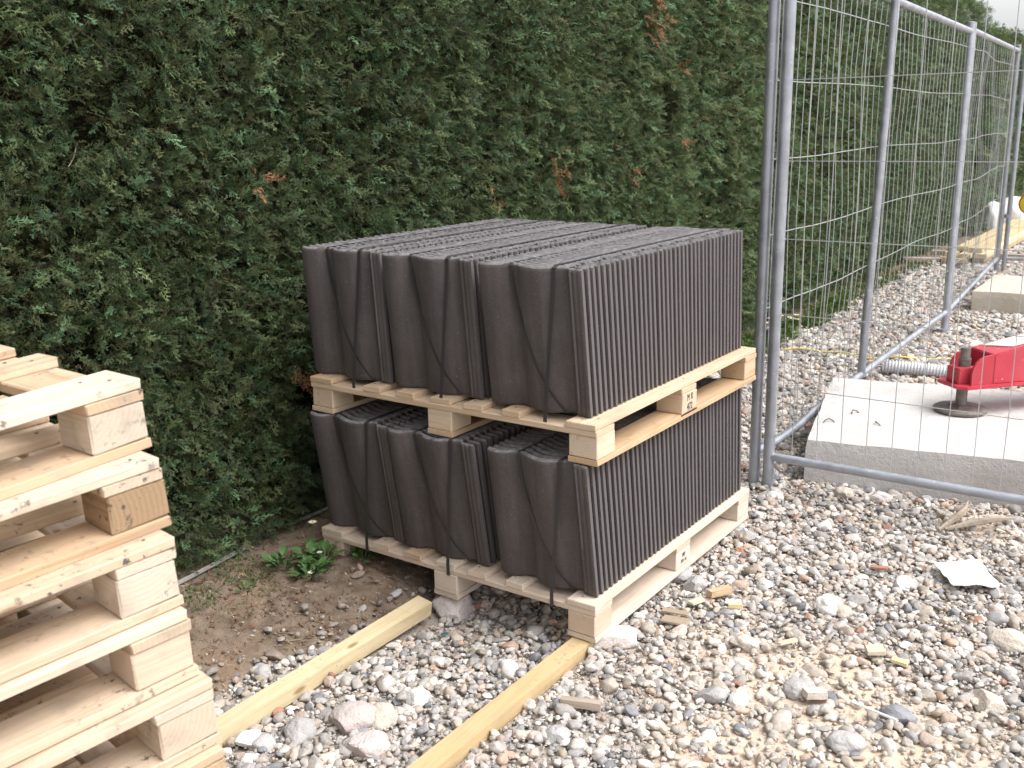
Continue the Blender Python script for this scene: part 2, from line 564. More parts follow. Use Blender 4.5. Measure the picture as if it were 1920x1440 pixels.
gf = [(j*nx+i, j*nx+i+1, (j+1)*nx+i+1, (j+1)*nx+i) for j in range(len(gy)-1) for i in range(nx-1)]
a = NT('ground', 0.95, 0, 0.1)
geo = a.n('NewGeometry')
pos = geo.outputs['Position']
at = a.n('Attribute', attribute_type='GEOMETRY', attribute_name='soil')
ns = a.noise(pos, 18, 5)
soilc = a.ramp(ns, [(0.3, (0.125, 0.092, 0.068)), (0.5, (0.185, 0.14, 0.105)), (0.7, (0.26, 0.205, 0.16))])
soilc = a.mix(a.ramp(a.noise(pos, 3.2, 3), [(0.5, (0, 0, 0)), (0.62, (0.55, 0.55, 0.55))]), soilc, (0.25, 0.175, 0.12))
soilc = a.mix(a.ramp(a.noise(pos, 150, 3), [(0.62, (0, 0, 0)), (0.7, (0.6, 0.6, 0.6))]), soilc, (0.34, 0.27, 0.21))
grit = a.ramp(a.noise(pos, 110, 4), [(0.3, (0.27, 0.235, 0.205)), (0.5, (0.41, 0.36, 0.315)), (0.75, (0.55, 0.49, 0.43))])
sand = a.ramp(a.noise(pos, 60, 4), [(0.3, (0.54, 0.43, 0.33)), (0.7, (0.68, 0.56, 0.44))])
at2 = a.n('Attribute', attribute_type='GEOMETRY', attribute_name='sand')
base = a.mix(at2.outputs['Fac'], grit, sand)
base = a.mix(at.outputs['Fac'], base, soilc)
a.col(base)
a.bump(a.noise(pos, 90, 5, 0.65), 0.7, 0.01)
M['ground'] = a.m
def sandf(x, y):
    if x < 0.05:
        return 0
    n = mn.noise(Vector((x*2.6+7, y*2.6, 9)))+0.5*mn.noise(Vector((x*9, y*9, 4)))
    b = sum(math.exp(-(((x-px)**2+(y-py)**2)/rr**2)) for px, py, rr in ((0.42, 0.25, 0.22), (0.5, -0.2, 0.28), (0.66, 0.2, 0.2), (0.72, 1.7, 0.2), (0.9, 1.5, 0.2), (0.9, 0.0, 0.3)))
    return max(0, min(1, (n*0.8+b*0.8-0.35)*1.6))
me = pymesh('ground', gv, gf, M['ground'], True)
soilv, sandv = [], []
for x, y, z in gv:
    e = soil_edge(y)+0.05*mn.noise(Vector((x*6, y*6, 3)))
    soilv.append(1-sm(e-0.05, e+0.05, x))
    sandv.append(sandf(x, y) if abs(x) < 3 and -2 < y < 4 else 0)
for nm, d in (('soil', soilv), ('sand', sandv)):
    at_ = me.attributes.new(nm, 'FLOAT', 'POINT')
    at_.data.foreach_set('value', np.array(d, dtype=np.float32))
tag(link('ground', me), kind='structure')

# ------------------------------------------------------------------ hedge
def frond(seed, wide=1.0, lobes=True, nb=9):
    r = random.Random(seed)
    vs, fs = [], []
    bend = r.uniform(-.25, .25)
    def kite(p, d, L, wd, z=0):
        d = d.normalized()
        s_v = Vector((-d.y, d.x, 0))
        a_, b_, c2, d2 = p, p+d*L*0.6+s_v*wd, p+d*L, p+d*L*0.6-s_v*wd
        o = len(vs)
        for q, zz in ((a_, 0), (b_, 0.012), (c2, -0.01), (d2, 0.012)):
            vs.append(Vector((q.x, q.y+bend*q.x*q.x, z+zz-0.2*q.x*q.x-0.25*q.y*q.y)))
        fs.append((o, o+1, o+2, o+3))
    kite(Vector((0, 0, 0)), Vector((1, 0, 0)), 1.0, 0.016)
    for i in range(nb):
        t = 0.10+0.84*i/nb
        sd_ = 1 if i % 2 else -1
        L = (0.50-0.38*t)*wide*r.uniform(0.6, 1.25)
        ang = math.radians(r.uniform(26, 44))*sd_
        p = Vector((t, 0, 0))
        d = Vector((math.cos(ang), math.sin(ang), 0))
        z = r.uniform(-0.07, 0.07)
        kite(p, d, L, 0.020, z)
        if lobes:
            m = max(2, int(L*9))
            for j in range(m):
                tt = 0.25+0.7*j/m
                a2 = ang+math.radians(r.uniform(24, 42))*(1 if j % 2 else -1)
                l2 = (0.20-0.10*tt)*r.uniform(0.7, 1.3)*(0.6+L)
                kite(p+d*L*tt, Vector((math.cos(a2), math.sin(a2), 0)), l2, 0.017, z)
    for s2 in (-1, 1):
        kite(Vector((0.88, 0, 0)), Vector((1, 0.45*s2, 0)), 0.13, 0.018)
    return vs, fs
FR = [frond(1, .8), frond(2, 0.95, True, 8), frond(3, 0.55), frond(4, 0.8, True, 7), frond(5, 1.1, True, 6), frond(6, 0.5, True, 10)]
FRL = [frond(11, 1.1, True, 6), frond(12, 0.9, True, 7), frond(13, 1.2, True, 6)]
def hedge_x(y, z):
    b = 0.05*mn.noise(Vector((y*1.7, z*1.3, 11)))+0.035*mn.noise(Vector((y*5.2, z*4.0, 3)))+0.022*mn.noise(Vector((y*13, z*10, 8)))
    b += 0.075*(1-sm(-0.1, 0.5, z))*(1-sm(-0.1, 0.5, y))
    if z < 0.0:
        b -= 0.08*(0.0-z)/0.2
    return -1.40+b
def hedge_top(y):
    t = 2.72+0.05*mn.noise(Vector((y*1.2, 0, 5)))+0.03*mn.noise(Vector((y*4, 0, 6)))
    if y > 12.1:
        t -= 0.30
    return t
def foliage(name, parent, y0, y1, n, s0, s1, variants, seed, ztop=True):
    r = random.Random(seed)
    P, Rt, Sc, Ix, Co = [], [], [], [], []
    z0 = -0.17
    for i in range(n):
        y = r.uniform(y0, y1)
        ht = hedge_top(y)
        on_top = r.random() < 0.10
        if on_top:
            z = ht-r.random()*0.06
            x = -1.44-r.random()*0.8
            xd = Vector((r.uniform(-.6, .6), r.uniform(-.6, .6), 1))
            dep = 0
        else:
            z = z0+(ht-z0)*r.random()
            dep = r.random()**1.6
            x = hedge_x(y, z)-0.15*dep
            if mn.noise(Vector((y*2.3, z*2.3, 21)))+0.6*mn.noise(Vector((y*6, z*6, 22))) < -0.62 and dep < 0.4:
                continue
            xd = Vector((r.uniform(0.25, 1.1), r.uniform(-0.95, 0.95), r.uniform(-0.75, 0.7)))
        nd = Vector((r.uniform(0.1, 1), r.uniform(-0.8, 0.8), r.uniform(-0.2, 1)))
        if r.random() < 0.25 or dep > 0.5:
            nd = Vector((r.uniform(-1, 1), r.uniform(-1, 1), r.uniform(-1, 1)))
        s = r.uniform(s0, s1)*(1.25 if r.random() < 0.1 else 1)
        k = mn.noise(Vector((y*3, z*3, 31)))*0.5+0.5
        u = r.random()
        if u < 0.66:
            c = Vector((0.056, 0.086, 0.036)).lerp(Vector((0.086, 0.112, 0.046)), r.random())
        elif u < 0.84:
            c = Vector((0.058, 0.118, 0.056)).lerp(Vector((0.096, 0.165, 0.085)), r.random())
        elif u < 0.97 or dep < 0.3:
            c = Vector((0.080, 0.088, 0.038))
        else:
            c = Vector((0.16, 0.095, 0.05))
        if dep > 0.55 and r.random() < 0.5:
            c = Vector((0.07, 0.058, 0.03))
        c = c*(0.78+0.42*k)*r.choice((0.5, 0.7, 0.85, 1.0, 1.1, 1.3, 1.8))*(1.06+0.5*sm(0, 5, y))  # last factor lightens farther fronds: haze and open sky put into the tint
        P.append((x, y, z)); Rt.append(tuple(eul(xd, nd))); Sc.append((s, s, s))
        Ix.append(r.randrange(len(variants))); Co.append(tuple(c))
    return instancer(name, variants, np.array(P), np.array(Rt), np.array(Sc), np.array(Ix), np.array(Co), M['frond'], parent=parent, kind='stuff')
hd = empty('hedge', (-1.5, 5, GZ), label='tall clipped dark green conifer hedge running along the whole left side', cat='hedge')
hd.location = (0, 0, 0)
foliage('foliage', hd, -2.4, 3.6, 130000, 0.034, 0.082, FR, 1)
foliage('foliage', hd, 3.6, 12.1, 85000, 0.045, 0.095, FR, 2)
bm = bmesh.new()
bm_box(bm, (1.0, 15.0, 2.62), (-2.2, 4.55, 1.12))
link('shade_core', to_mesh(bm, 'shade_core', M['inside']), hd)  # solid dark box behind the fronds, added to keep the gaps dark
for i in range(16):
    y = -1.4+i*0.62+rnd.uniform(-.12, .12)
    x = -1.68+rnd.uniform(-.05, .04)
    link('trunk', tube_mesh('trunk', [(x, y, -0.2), (x+0.02, y+0.03, 0.5), (x-0.03, y, 1.4), (x-0.06, y+0.04, 2.5)], [0.035, 0.03, 0.024, 0.008], M['bark'], 8), hd)
# bare twigs that show between the fronds
bm = bmesh.new()
r = random.Random(5)
for i in range(260):
    y = r.uniform(-1.5, 5)
    z = r.uniform(0.0, 2.6)
    x = hedge_x(y, z)
    L = r.uniform(0.08, 0.25)
    d = Vector((r.uniform(.3, 1), r.uniform(-.8, .8), r.uniform(-.5, .8))).normalized()
    p0 = Vector((x-0.15, y, z))
    tube(bm, [p0, p0+d*L*.5, p0+d*L+Vector((0, 0, .02))], [.003, .0022, .001], 4, False)
link('twigs', to_mesh(bm, 'twigs', M['old_wood']), hd, kind='stuff')
# withered brown sprays
for (y, z, s, n) in ((2.95, 1.95, 0.15, 30), (1.95, 1.16, 0.10, 12), (3.3, 1.68, 0.06, 5), (0.05, 1.22, 0.05, 3), (1.45, 1.08, 0.05, 4), (2.75, 1.12, 0.06, 5), (3.3, 1.3, 0.04, 3), (1.4, 2.0, 0.05, 3), (0.12, 0.52, 0.05, 5)):
    vs, fs = [], []
    for k in range(n):
        fv, ff = FR[rnd.randrange(6)]
        e = eul((rnd.uniform(.3, 1), rnd.uniform(-.7, .7), rnd.uniform(-1, .2)), (1, rnd.uniform(-1, 1), rnd.uniform(-1, 1))).to_matrix()
        sc = rnd.uniform(.06, .1)
        off = Vector((rnd.uniform(-.02, .05), rnd.uniform(-s, s)*.5, rnd.uniform(-s, s)*.8))
        o_ = len(vs)
        vs += [e @ (q*sc)+off for q in fv]
        fs += [tuple(j+o_ for j in f) for f in ff]
    link('dead_spray', pymesh('dead_spray', vs, fs, M['dead']), hd, (hedge_x(y, z)+0.02, y, z), label='withered orange brown spray', kind='stuff')
hd2 = empty('hedge', (0, 0, 0), label='farther stretch of hedge, slightly lower, beyond the step in its top', cat='hedge')
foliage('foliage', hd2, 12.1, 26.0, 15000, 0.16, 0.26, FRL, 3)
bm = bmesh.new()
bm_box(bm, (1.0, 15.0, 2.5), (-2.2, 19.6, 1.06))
link('shade_core', to_mesh(bm, 'shade_core', M['inside']), hd2)

# ------------------------------------------------------------------ pallets
PW, PD, TH = 1.13, 1.18, 0.122
DB = [(-1.13, -1.03), (-0.885, -0.812), (-0.74, -0.667), (-0.603, -0.527), (-0.47, -0.40), (-0.325, -0.26), (-0.10, 0.0)]
SY = [(0.0, 0.105), (0.545, 0.655), (1.075, 1.18)]
BX = [(-1.13, -1.035), (-0.615, -0.52), (-0.095, 0.0)]
def make_pallet(name, mat, label, cat='pallet', group=None, seed=0):
    """local frame: near right top corner at the origin, front edge along -X, boards along +Y"""
    r = random.Random(seed)
    t = empty(name, label=label, cat=cat, group=group)
    for i, (x0, x1) in enumerate(DB):
        link('deck_board', box_mesh('deck_board', (PD, x1-x0, 0.018), mat, 0.002, 1+i % 3), t, ((x0+x1)/2+r.uniform(-.002, .002), PD/2+r.uniform(-.003, .003), -0.009), (0, 0, PI/2))
    for (y0, y1) in SY:
        link('stringer_board', box_mesh('stringer_board', (PW, y1-y0, 0.019), mat, 0.002, 2), t, (-PW/2, (y0+y1)/2+r.uniform(-.002, .002), -0.0280), (0, 0, 0))
    blocks = []
    for (y0, y1) in SY:
        for (x0, x1) in BX:
            dx, dy = r.uniform(-.003, .003), r.uniform(-.003, .003)
            rot = PI/2 if r.random() < 0.5 else 0
            sz = (x1-x0, y1-y0-0.004, 0.0655)
            if rot:
                sz = (sz[1], sz[0], sz[2])
            blocks.append(link('block', box_mesh('block', sz, mat, 0.0025, 3), t, ((x0+x1)/2+dx, (y0+y1)/2+dy, -0.0705), (0, 0, rot)))
    for (x0, x1) in BX:
        link('bottom_board', box_mesh('bottom_board', (PD, x1-x0+0.004, 0.018), mat, 0.002, 4), t, ((x0+x1)/2+r.uniform(-.002, .002), PD/2, -0.1127), (0, 0, PI/2))
    # nail heads on the deck boards over the stringers
    bm = bmesh.new()
    for (x0, x1) in DB:
        for (y0, y1) in SY:
            for q in (0.3, 0.7):
                m = Matrix.Translation((x0+(x1-x0)*q+r.uniform(-.006, .006), y0+(y1-y0)*(0.35 if q < .5 else .65), 0.0003))
                bmesh.ops.create_cone(bm, cap_ends=True, segments=7, radius1=0.0034, radius2=0.0034, depth=0.0012, matrix=m)
    link('nail_heads', to_mesh(bm, 'nail_heads', M['rusty']), t, kind='stuff')
    return t, blocks
def text_mesh(body, size, mat):
    cu = bpy.data.curves.new('lettering', 'FONT')
    cu.body = body
    cu.size = size
    cu.align_x = 'CENTER'
    cu.space_line = 1.0
    cu.space_character = 1.15
    cu.extrude = 0.0004
    cu.resolution_u = 2
    o = bpy.data.objects.new('lettering', cu)
    C.objects.link(o)
    dg = bpy.context.evaluated_depsgraph_get()
    me = bpy.data.meshes.new_from_object(o.evaluated_get(dg))
    bpy.data.objects.remove(o)
    me.materials.clear()
    me.materials.append(mat)
    return me
UZ = 0.560
pl, lb = make_pallet('pallet', M['pine_pale'], 'pale wooden pallet on the gravel at the bottom of the tile load', group='pallets under the roof tiles', seed=3)
pu, ub = make_pallet('pallet', M['pine'], 'wooden pallet stamped 472 between the two layers of roof tiles', group='pallets under the roof tiles', seed=4)
pu.location = (0.0088, -0.0101, UZ)
def stamp(block, body, size, dz, gap):
    me = text_mesh(body, size, M['ink'])
    for v_ in me.vertices:
        v_.co.x *= 0.72
    o = link('stencil_marking', me, block)
    mw = Matrix.Rotation(-block.rotation_euler.z, 4, 'Z')
    rot = Euler((PI/2, 0, PI/2)).to_matrix().to_4x4()
    half = 0.0475
    o.matrix_local = mw @ Matrix.Translation((half+0.0012, 0, dz)) @ rot
    return o
stamp(ub[5], 'M R', 0.033, 0.006, 0)
stamp(ub[5], '472', 0.033, -0.026, 0)
stamp(lb[5], 'MP', 0.022, 0.004, 0)
stamp(lb[5], '731 16', 0.019, -0.016, 0)
# the black printed bar on the edge of the bottom board under the stamp
link('printed_bar', box_mesh('printed_bar', (0.0012, 0.12, 0.004), M['ink'], 0), pu, (0.0029, 0.60, -0.1065))

def basis(t, tx, ty):
    a_ = Vector((math.cos(t), math.sin(t), tx)).normalized()
    b_ = Vector((-math.sin(t), math.cos(t), ty))
    b_ = (b_-a_*a_.dot(b_)).normalized()
    return a_, b_, a_.cross(b_)
ORD = ['topmost', 'second', 'third', 'fourth', 'fifth', 'sixth', 'seventh', 'eighth', 'lowest']
LB = ['topmost pallet of the empty stack at the left, its deck bleached white'] + ['empty pallet at the left, %s from the top of its stack' % q for q in ORD[1:8]] + ['lowest pallet of the empty stack at the left, on the soil']
LP = [(-0.062, -1.378, 1.545), (-0.008, -1.396, 1.46), (0.036, -1.419, 1.43), (0.057, -1.419, 1.414), (0.086, -1.411, 1.407), (0.105, -1.415, 1.41), (0.10, -1.41, 1.42), (0.11, -1.42, 1.41), (0.10, -1.40, 1.43)]
for i, (x, y, t) in enumerate(LP):
    o, bl = make_pallet('pallet', M['pine_stack'], LB[i], group='empty pallets stacked at the left', seed=20+i)
    if i in (0, 1):
        me_ = bl[8].data.copy()
        me_.materials[0] = M['pine_rough' if i == 0 else 'pine_stained']
        bl[8].data = me_
        bl[8]['label'] = 'rough sawn pale block' if i == 0 else 'dark stained block'
    a_, b_, n_ = basis(t, 0.055, 0.014)
    # pallet +Y is the board axis a_ reversed, so that its far corner meets the visible corner
    ex, ey = b_, -a_
    # right-handed: ex x ey = n
    O = Vector((x, y, 0.984-0.1232*i))
    # local corner: boards extend along +Y (=-a), cross direction from 0 to -X ; visible corner has body along +b, so flip X
    mtx = Matrix(((-ex.x, -ey.x, n_.x, 0), (-ex.y, -ey.y, n_.y, 0), (-ex.z, -ey.z, n_.z, 0), (0, 0, 0, 1)))
    # columns: local X -> -b, local Y -> a ; body spans local X in [-PW,0] and Y in [0,PD] -> shift so the corner is at local (0,PD)
    o.matrix_world = Matrix.Translation(O) @ mtx @ Matrix.Translation((0, -PD, 0))

# ------------------------------------------------------------------ roof tiles
TWD, TT = 0.354, 0.0215
def prof(u):
    """front face of the tile, distance towards the viewer, u = 0..1 across its width"""
    return float(np.interp(u, PX, PY))
PX = np.array([0, .05, .10, .15, .20, .24, .28, .32, .36, .40, .44, .50, .57, .63, .68, .72, .76, .80, .845, .856, .872, .886, .90, .915, .93, .945, .96, .98, 1.0])
PY = np.array([-.001, .004, .007, .006, .000, -.009, -.016, -.018, -.015, -.006, .000, .005, .008, .006, -.002, -.009, -.015, -.018, -.018, -.008, -.005, -.003, -.006, -.003, -.002, -.005, -.003, -.002, -.003])+.010
PK = np.linspace(0, 1, 301)
NU = 38
def tile_mesh(seed, T):
    r = random.Random(seed)
    us = [i/(NU-1) for i in range(NU)]
    us = sorted(set([round(i/30, 4) for i in range(25)]+[0.82, 0.845, 0.856, 0.872, 0.886, 0.90, 0.915, 0.93, 0.945, 0.96, 0.98, 1.0]))
    zs = [(0, 0.006), (0.004, 0.0015), (0.012, 0.0), (T-0.014, 0.0), (T-0.005, 0.002), (T, 0.0075)]
    vs, fs = [], []
    n = len(us)
    for (z, ins) in zs:
        for u in us:
            th = TT
            if u > 0.84:
                th = 0.0162
            if 0.26 < u < 0.34:
                th = TT-0.006
            e = 0
            if u == 0:
                e = 0.003
            if u == 1:
                e = -0.002
            y = -prof(u)
            edge_t = 0.8 if u in (0, 1) else 1.0
            zz = z+(r.uniform(-.0011, .0011) if z > T-0.01 else 0)
            jit = r.uniform(-.0008, .0008) if z > T-0.02 else 0
            mid = y+th/2
            vs.append((u*TWD-TWD+e, mid-(th/2)*edge_t+ins+jit, zz))
        for u in us:
            th = 0.0162 if u > 0.84 else TT
            if 0.26 < u < 0.34:
                th = TT-0.006
            y = -prof(u)
            edge_t = 0.8 if u in (0, 1) else 1.0
            mid = y+th/2
            e = 0.003 if u == 0 else (-0.002 if u == 1 else 0)
            zz = z+(r.uniform(-.0011, .0011) if z > T-0.01 else 0)
            vs.append((u*TWD-TWD+e, mid+(th/2)*edge_t-ins*0.6, zz))
    st = 2*n
    for k in range(len(zs)-1):
        a0, b0 = k*st, (k+1)*st
        for i in range(n-1):
            fs.append((a0+i, a0+i+1, b0+i+1, b0+i))
            fs.append((a0+n+i+1, a0+n+i, b0+n+i, b0+n+i+1))
        fs.append((a0+n, a0, b0, b0+n))
        fs.append((a0+n-1, a0+2*n-1, b0+2*n-1, b0+n-1))
    for i in range(n-1):
        fs.append((n+i, n+i+1, i+1, i))
        t0 = (len(zs)-1)*st
        fs.append((t0+i, t0+i+1, t0+n+i+1, t0+n+i))
    me = pymesh('roof_tile', vs, fs, M['tile'])
    return smooth_by_angle(me, 50)
NTL = 38
PITCH_Y = 0.0292
def hull_lower(pts):
    """taut line: the convex envelope of (s, y) on the side of smallest y"""
    h = []
    for p_ in sorted(pts):
        while len(h) > 1 and (h[-1][0]-h[-2][0])*(p_[1]-h[-2][1])-(h[-1][1]-h[-2][1])*(p_[0]-h[-2][0]) <= 0:
            h.pop()
        h.append(p_)
    return h
def ribbon(path, wdir, width, th, mat):
    """path: list of (point, normal)"""
    vs, fs = [], []
    for (p_, n_) in path:
        p_, n_ = Vector(p_), Vector(n_).normalized()
        for s1 in (-1, 1):
            for s2 in (0, 1):
                vs.append(p_+Vector(wdir)*width/2*s1+n_*th*s2)
    for i in range(len(path)-1):
        a0, b0 = 4*i, 4*i+4
        for (j, k) in ((0, 1), (1, 3), (3, 2), (2, 0)):
            fs.append((a0+j, a0+k, b0+k, b0+j))
    fs.append((0, 1, 3, 2))
    e = 4*(len(path)-1)
    fs.append((e, e+2, e+3, e+1))
    return pymesh('strap', vs, fs, mat)
def bundle(x_right, z0, T, lean, label, seed, y0=0.045):
    r = random.Random(seed)
    meshes = [tile_mesh(seed*10+k, T) for k in range(4)]
    b = empty('roof_tile_bundle', (x_right, y0, z0), label=label, cat='roof tiles', group='strapped bundles of roof tiles on the two pallets')
    for i in range(NTL):
        link('roof_tile', meshes[i % 4], b, (r.uniform(-.0008, .0008), i*PITCH_Y+r.uniform(-.0004, .0004), r.uniform(0, .0013)+0.0005), (lean*(1-0.5*i/NTL)+r.uniform(-.0015, .0015), r.uniform(-.0015, .0015), 0))
    tl = math.tan(lean)
    T = T*math.cos(lean)
    yb = (NTL-1)*PITCH_Y+TT
    def xw(u, z):
        return (u-1)*TWD
    def yfront(u, z=0):
        return -prof(u)-0.0015-tl*z
    # upright strap: over the top, straight down in front and round the stringer board
    u0, u1 = 0.74, 0.63
    T2 = T+0.0055
    fe = -y0-0.004
    yt = yfront(u0, T)-0.003
    path = [((xw(u0, T), yb+0.003-tl*0.15*T, 0.30*T), (0, 1, 0)), ((xw(u0, T), yb+0.003-tl*0.5*T, T2-0.006), (0, .8, .4)), ((xw(u0, T), yb-0.004-tl*0.5*T, T2), (0, 0, 1)),
            ((xw(u0, T), yt+0.012, T2), (0, 0, 1)), ((xw(u0, T), yt, T2-0.006), (0, -.8, .5))]
    yt2 = min(yt, yfront(0.68, T*.6)-.002)
    yb2 = min(fe, -prof(u1)-0.006)
    for k in range(1, 9):
        q = k/8
        u_ = u0+(u1-u0)*q
        zz = T*(1-q)*0.97
        y_ = yt+(yb2-yt)*q
        path.append(((xw(u_, 0), min(y_, yfront(u_, zz)-.0015), zz), (0, -1, 0)))
    path += [((xw(u1, 0), fe, -0.014), (0, -1, 0)), ((xw(u1, 0), fe, -0.0395), (0, -1, -.2)), ((xw(u1, 0), fe+0.004, -0.0415), (0, 0, -1)), ((xw(u1, 0), 0.05, -0.0415), (0, 0, -1))]
    link('strap', ribbon(path, (1, 0, 0), 0.0125, 0.0011, M['strap']), b)
    # slanting strap
    ua, ub_ = 0.31, 0.75
    N = 28
    smp = []
    for k in range(N+1):
        s = k/N
        u = ua+(ub_-ua)*s**1.8
        z = T*(1-s)
        smp.append((s, yfront(u, z), u, z))
    h = hull_lower([(q[0], q[1]) for q in smp])
    path = [((xw(ua, T), yb-tl*0.5*T, T2-0.003), (0, 0, 1)), ((xw(ua, T), 0.012-tl*T, T2-0.003), (0, 0, 1)), ((xw(ua, T), yfront(ua, T)-0.001, T-0.004), (0, -.8, .5))]
    for (s, y, u, z) in smp[1:]:
        for (A, B) in zip(h, h[1:]):
            if A[0] <= s <= B[0]+1e-9:
                yy = A[1]+(B[1]-A[1])*(s-A[0])/(B[0]-A[0])
                break
        path.append(((xw(u, z), yy-0.0006, z+0.002), (0, -1, 0)))
    link('strap', ribbon(path, (1, 0, 0), 0.010, 0.0009, M['strap']), b)
    return b
XL = [-0.776, -0.419, -0.018]
XU = [-0.794, -0.422, -0.035]
WH = ['left hand', 'middle', 'right hand']
for k in range(3):
    bundle(XL[k], 0.001, 0.436, [0.15, 0.16, 0.15][k], '%s strapped bundle of dark grey roof tiles on the bottom pallet' % WH[k], 31+k, 0.052)
for k in range(3):
    bundle(XU[k], UZ+0.001, 0.438, [0.06, 0.095, 0.125][k], '%s strapped bundle of dark grey roof tiles on the upper pallet' % WH[k], 41+k, 0.045)

# ------------------------------------------------------------------ timber battens and support stones
def batten(p0, p1, w_, h_, label, twist=0.0, dz=0.0):
    p0, p1 = Vector(p0), Vector(p1)
    L = (p1-p0).length
    d = (p1-p0).normalized()
    vs, fs = [], []
    n = 14
    for i in range(n+1):
        t = i/n
        a_ = twist*(t-0.5)
        x = -L/2+L*t
        bow = 0.006*math.sin(t*PI*1.3)
        for (yy, zz) in ((-w_/2, -h_/2), (w_/2, -h_/2), (w_/2, h_/2), (-w_/2, h_/2)):
            vs.append((x, yy*math.cos(a_)-zz*math.sin(a_)+bow, yy*math.sin(a_)+zz*math.cos(a_)))
    for i in range(n):
        for k in range(4):
            fs.append((4*i+k, 4*i+(k+1) % 4, 4*i+4+(k+1) % 4, 4*i+4+k))
    fs.append((3, 2, 1, 0))
    fs.append((4*n, 4*n+1, 4*n+2, 4*n+3))
    fs = [tuple(reversed(f)) for f in fs]
    bm = bmesh.new()
    bv = [bm.verts.new(v_) for v_ in vs]
    for f in fs:
        bm.faces.new([bv[j] for j in f])
    bmesh.ops.recalc_face_normals(bm, faces=bm.faces)
    me = to_mesh(bm, 'timber_batten', M['batten'])
    o = link('timber_batten', me, label=label, cat='batten', group='sawn battens on the gravel')
    mid = (p0+p1)/2+Vector((0, 0, h_/2+dz))
    o.matrix_world = Matrix.Translation(mid) @ Vector((1, 0, 0)).rotation_difference(d).to_matrix().to_4x4()
    return o
batten((-0.585, -1.55, -0.168), (-0.605, -0.07, -0.155), 0.058, 0.048, 'longer yellowish batten lying along the soil edge, ending at the propping stone', 0.35)
batten((-0.035, -1.60, -0.166), (-0.055, 0.03, -0.165), 0.060, 0.040, 'yellow batten in front, ending under the near corner of the bottom pallet', 0.05)

def rock_mesh(name, seed, size, mat, rough=0.25, sub=3, angular=0.0):
    bm = bmesh.new()
    bmesh.ops.create_icosphere(bm, subdivisions=sub, radius=1)
    r = random.Random(seed)
    off = Vector((r.uniform(0, 50), r.uniform(0, 50), r.uniform(0, 50)))
    planes = [(Vector((r.gauss(0, 1), r.gauss(0, 1), r.gauss(0, 1))).normalized(), r.uniform(0.62, 0.9)) for _ in range(int(angular*12))]
    for v_ in bm.verts:
        p = v_.co.normalized()
        f = 1+rough*mn.noise(p*1.3+off)+rough*0.35*mn.noise(p*3.2+off)
        q = p*f
        for (nn, dd) in planes:
            k = q.dot(nn)
            if k > dd:
                q -= nn*(k-dd)
        v_.co = Vector((q.x*size[0]/2, q.y*size[1]/2, q.z*size[2]/2))
    me = to_mesh(bm, name, mat)
    return smooth_by_angle(me, 32 if angular else 80)
o = link('propping_stone', rock_mesh('propping_stone', 3, (0.155, 0.13, 0.10), M['rubble'], 0.3, 4, 0.9), None, (-0.565, 0.035, -0.170), (0.05, 0.1, 0.5), label='pinkish rough stone propping the middle block of the bottom pallet', cat='stone', group='stones propping the bottom pallet')
o = link('propping_stone', rock_mesh('propping_stone', 8, (0.20, 0.15, 0.065), M['rubble'], 0.2, 4, 1.0), None, (-0.005, 0.10, -0.150), (0.0, 0.0, 0.9), label='flat pale stone slab under the near right corner of the bottom pallet', cat='stone', group='stones propping the bottom pallet')
for (x, y) in ((-0.05, 1.12), (-0.57, 1.12), (-1.08, 0.62), (-1.08, 1.1), (-0.57, .6), (-0.04, .62)):
    if x < -1:
        continue
    link('propping_stone', rock_mesh('propping_stone', int(100*(x+y)+500), (0.12, 0.11, 0.06), M['cobble_grey'], 0.2, 3, 0.4), None, (x, y, -0.148), (0, 0, x*9), label='grey stone wedged under the %s of the bottom pallet' % {(-0.05, 1.12): 'far right corner', (-0.57, 1.12): 'far middle block', (-0.57, .6): 'centre block', (-0.04, .62): 'middle block on the right side'}[(x, y)], cat='stone', group='stones propping the bottom pallet')

# ------------------------------------------------------------------ fence panels
POST_R = 0.0232
def wire_grid(bm, A, B, z0, z1, dx, dz, wave=0.0, seed=0):
    A, B = Vector(A), Vector(B)
    L = (B-A).length
    d = (B-A).normalized()
    nrm = Vector((-d.y, d.x, 0))
    r = random.Random(seed)
    def off(s, z):
        return nrm*(wave*(mn.noise(Vector((s*0.9, z*1.4, seed)))+0.4*mn.noise(Vector((s*3, z*3, seed+4)))))*min(1, s*2, (L-s)*2)
    n = int(L/dx)
    for i in range(1, n+1):
        s = i*dx
        if s > L-0.03:
            break
        j = r.uniform(-.004, .004)
        pts = []
        for k in range(7):
            z = z0+(z1-z0)*k/6
            pts.append(A+d*(s+j*math.sin(k*1.7+i))+off(s, z)+Vector((0, 0, z)))
        tube(bm, pts, 0.0020, 4, False)
    z = z0+dz
    while z < z1-0.05:
        m = max(12, int(L*5))
        pts = [A+d*(L*k/m)+off(L*k/m, z)+Vector((0, 0, z+wave*0.25*math.sin(L*k/m*2.1+z*3)*min(1, k/3, (m-k)/3)))+nrm*0.003 for k in range(m+1)]
        tube(bm, pts, 0.0022, 4, False)
        z += dz
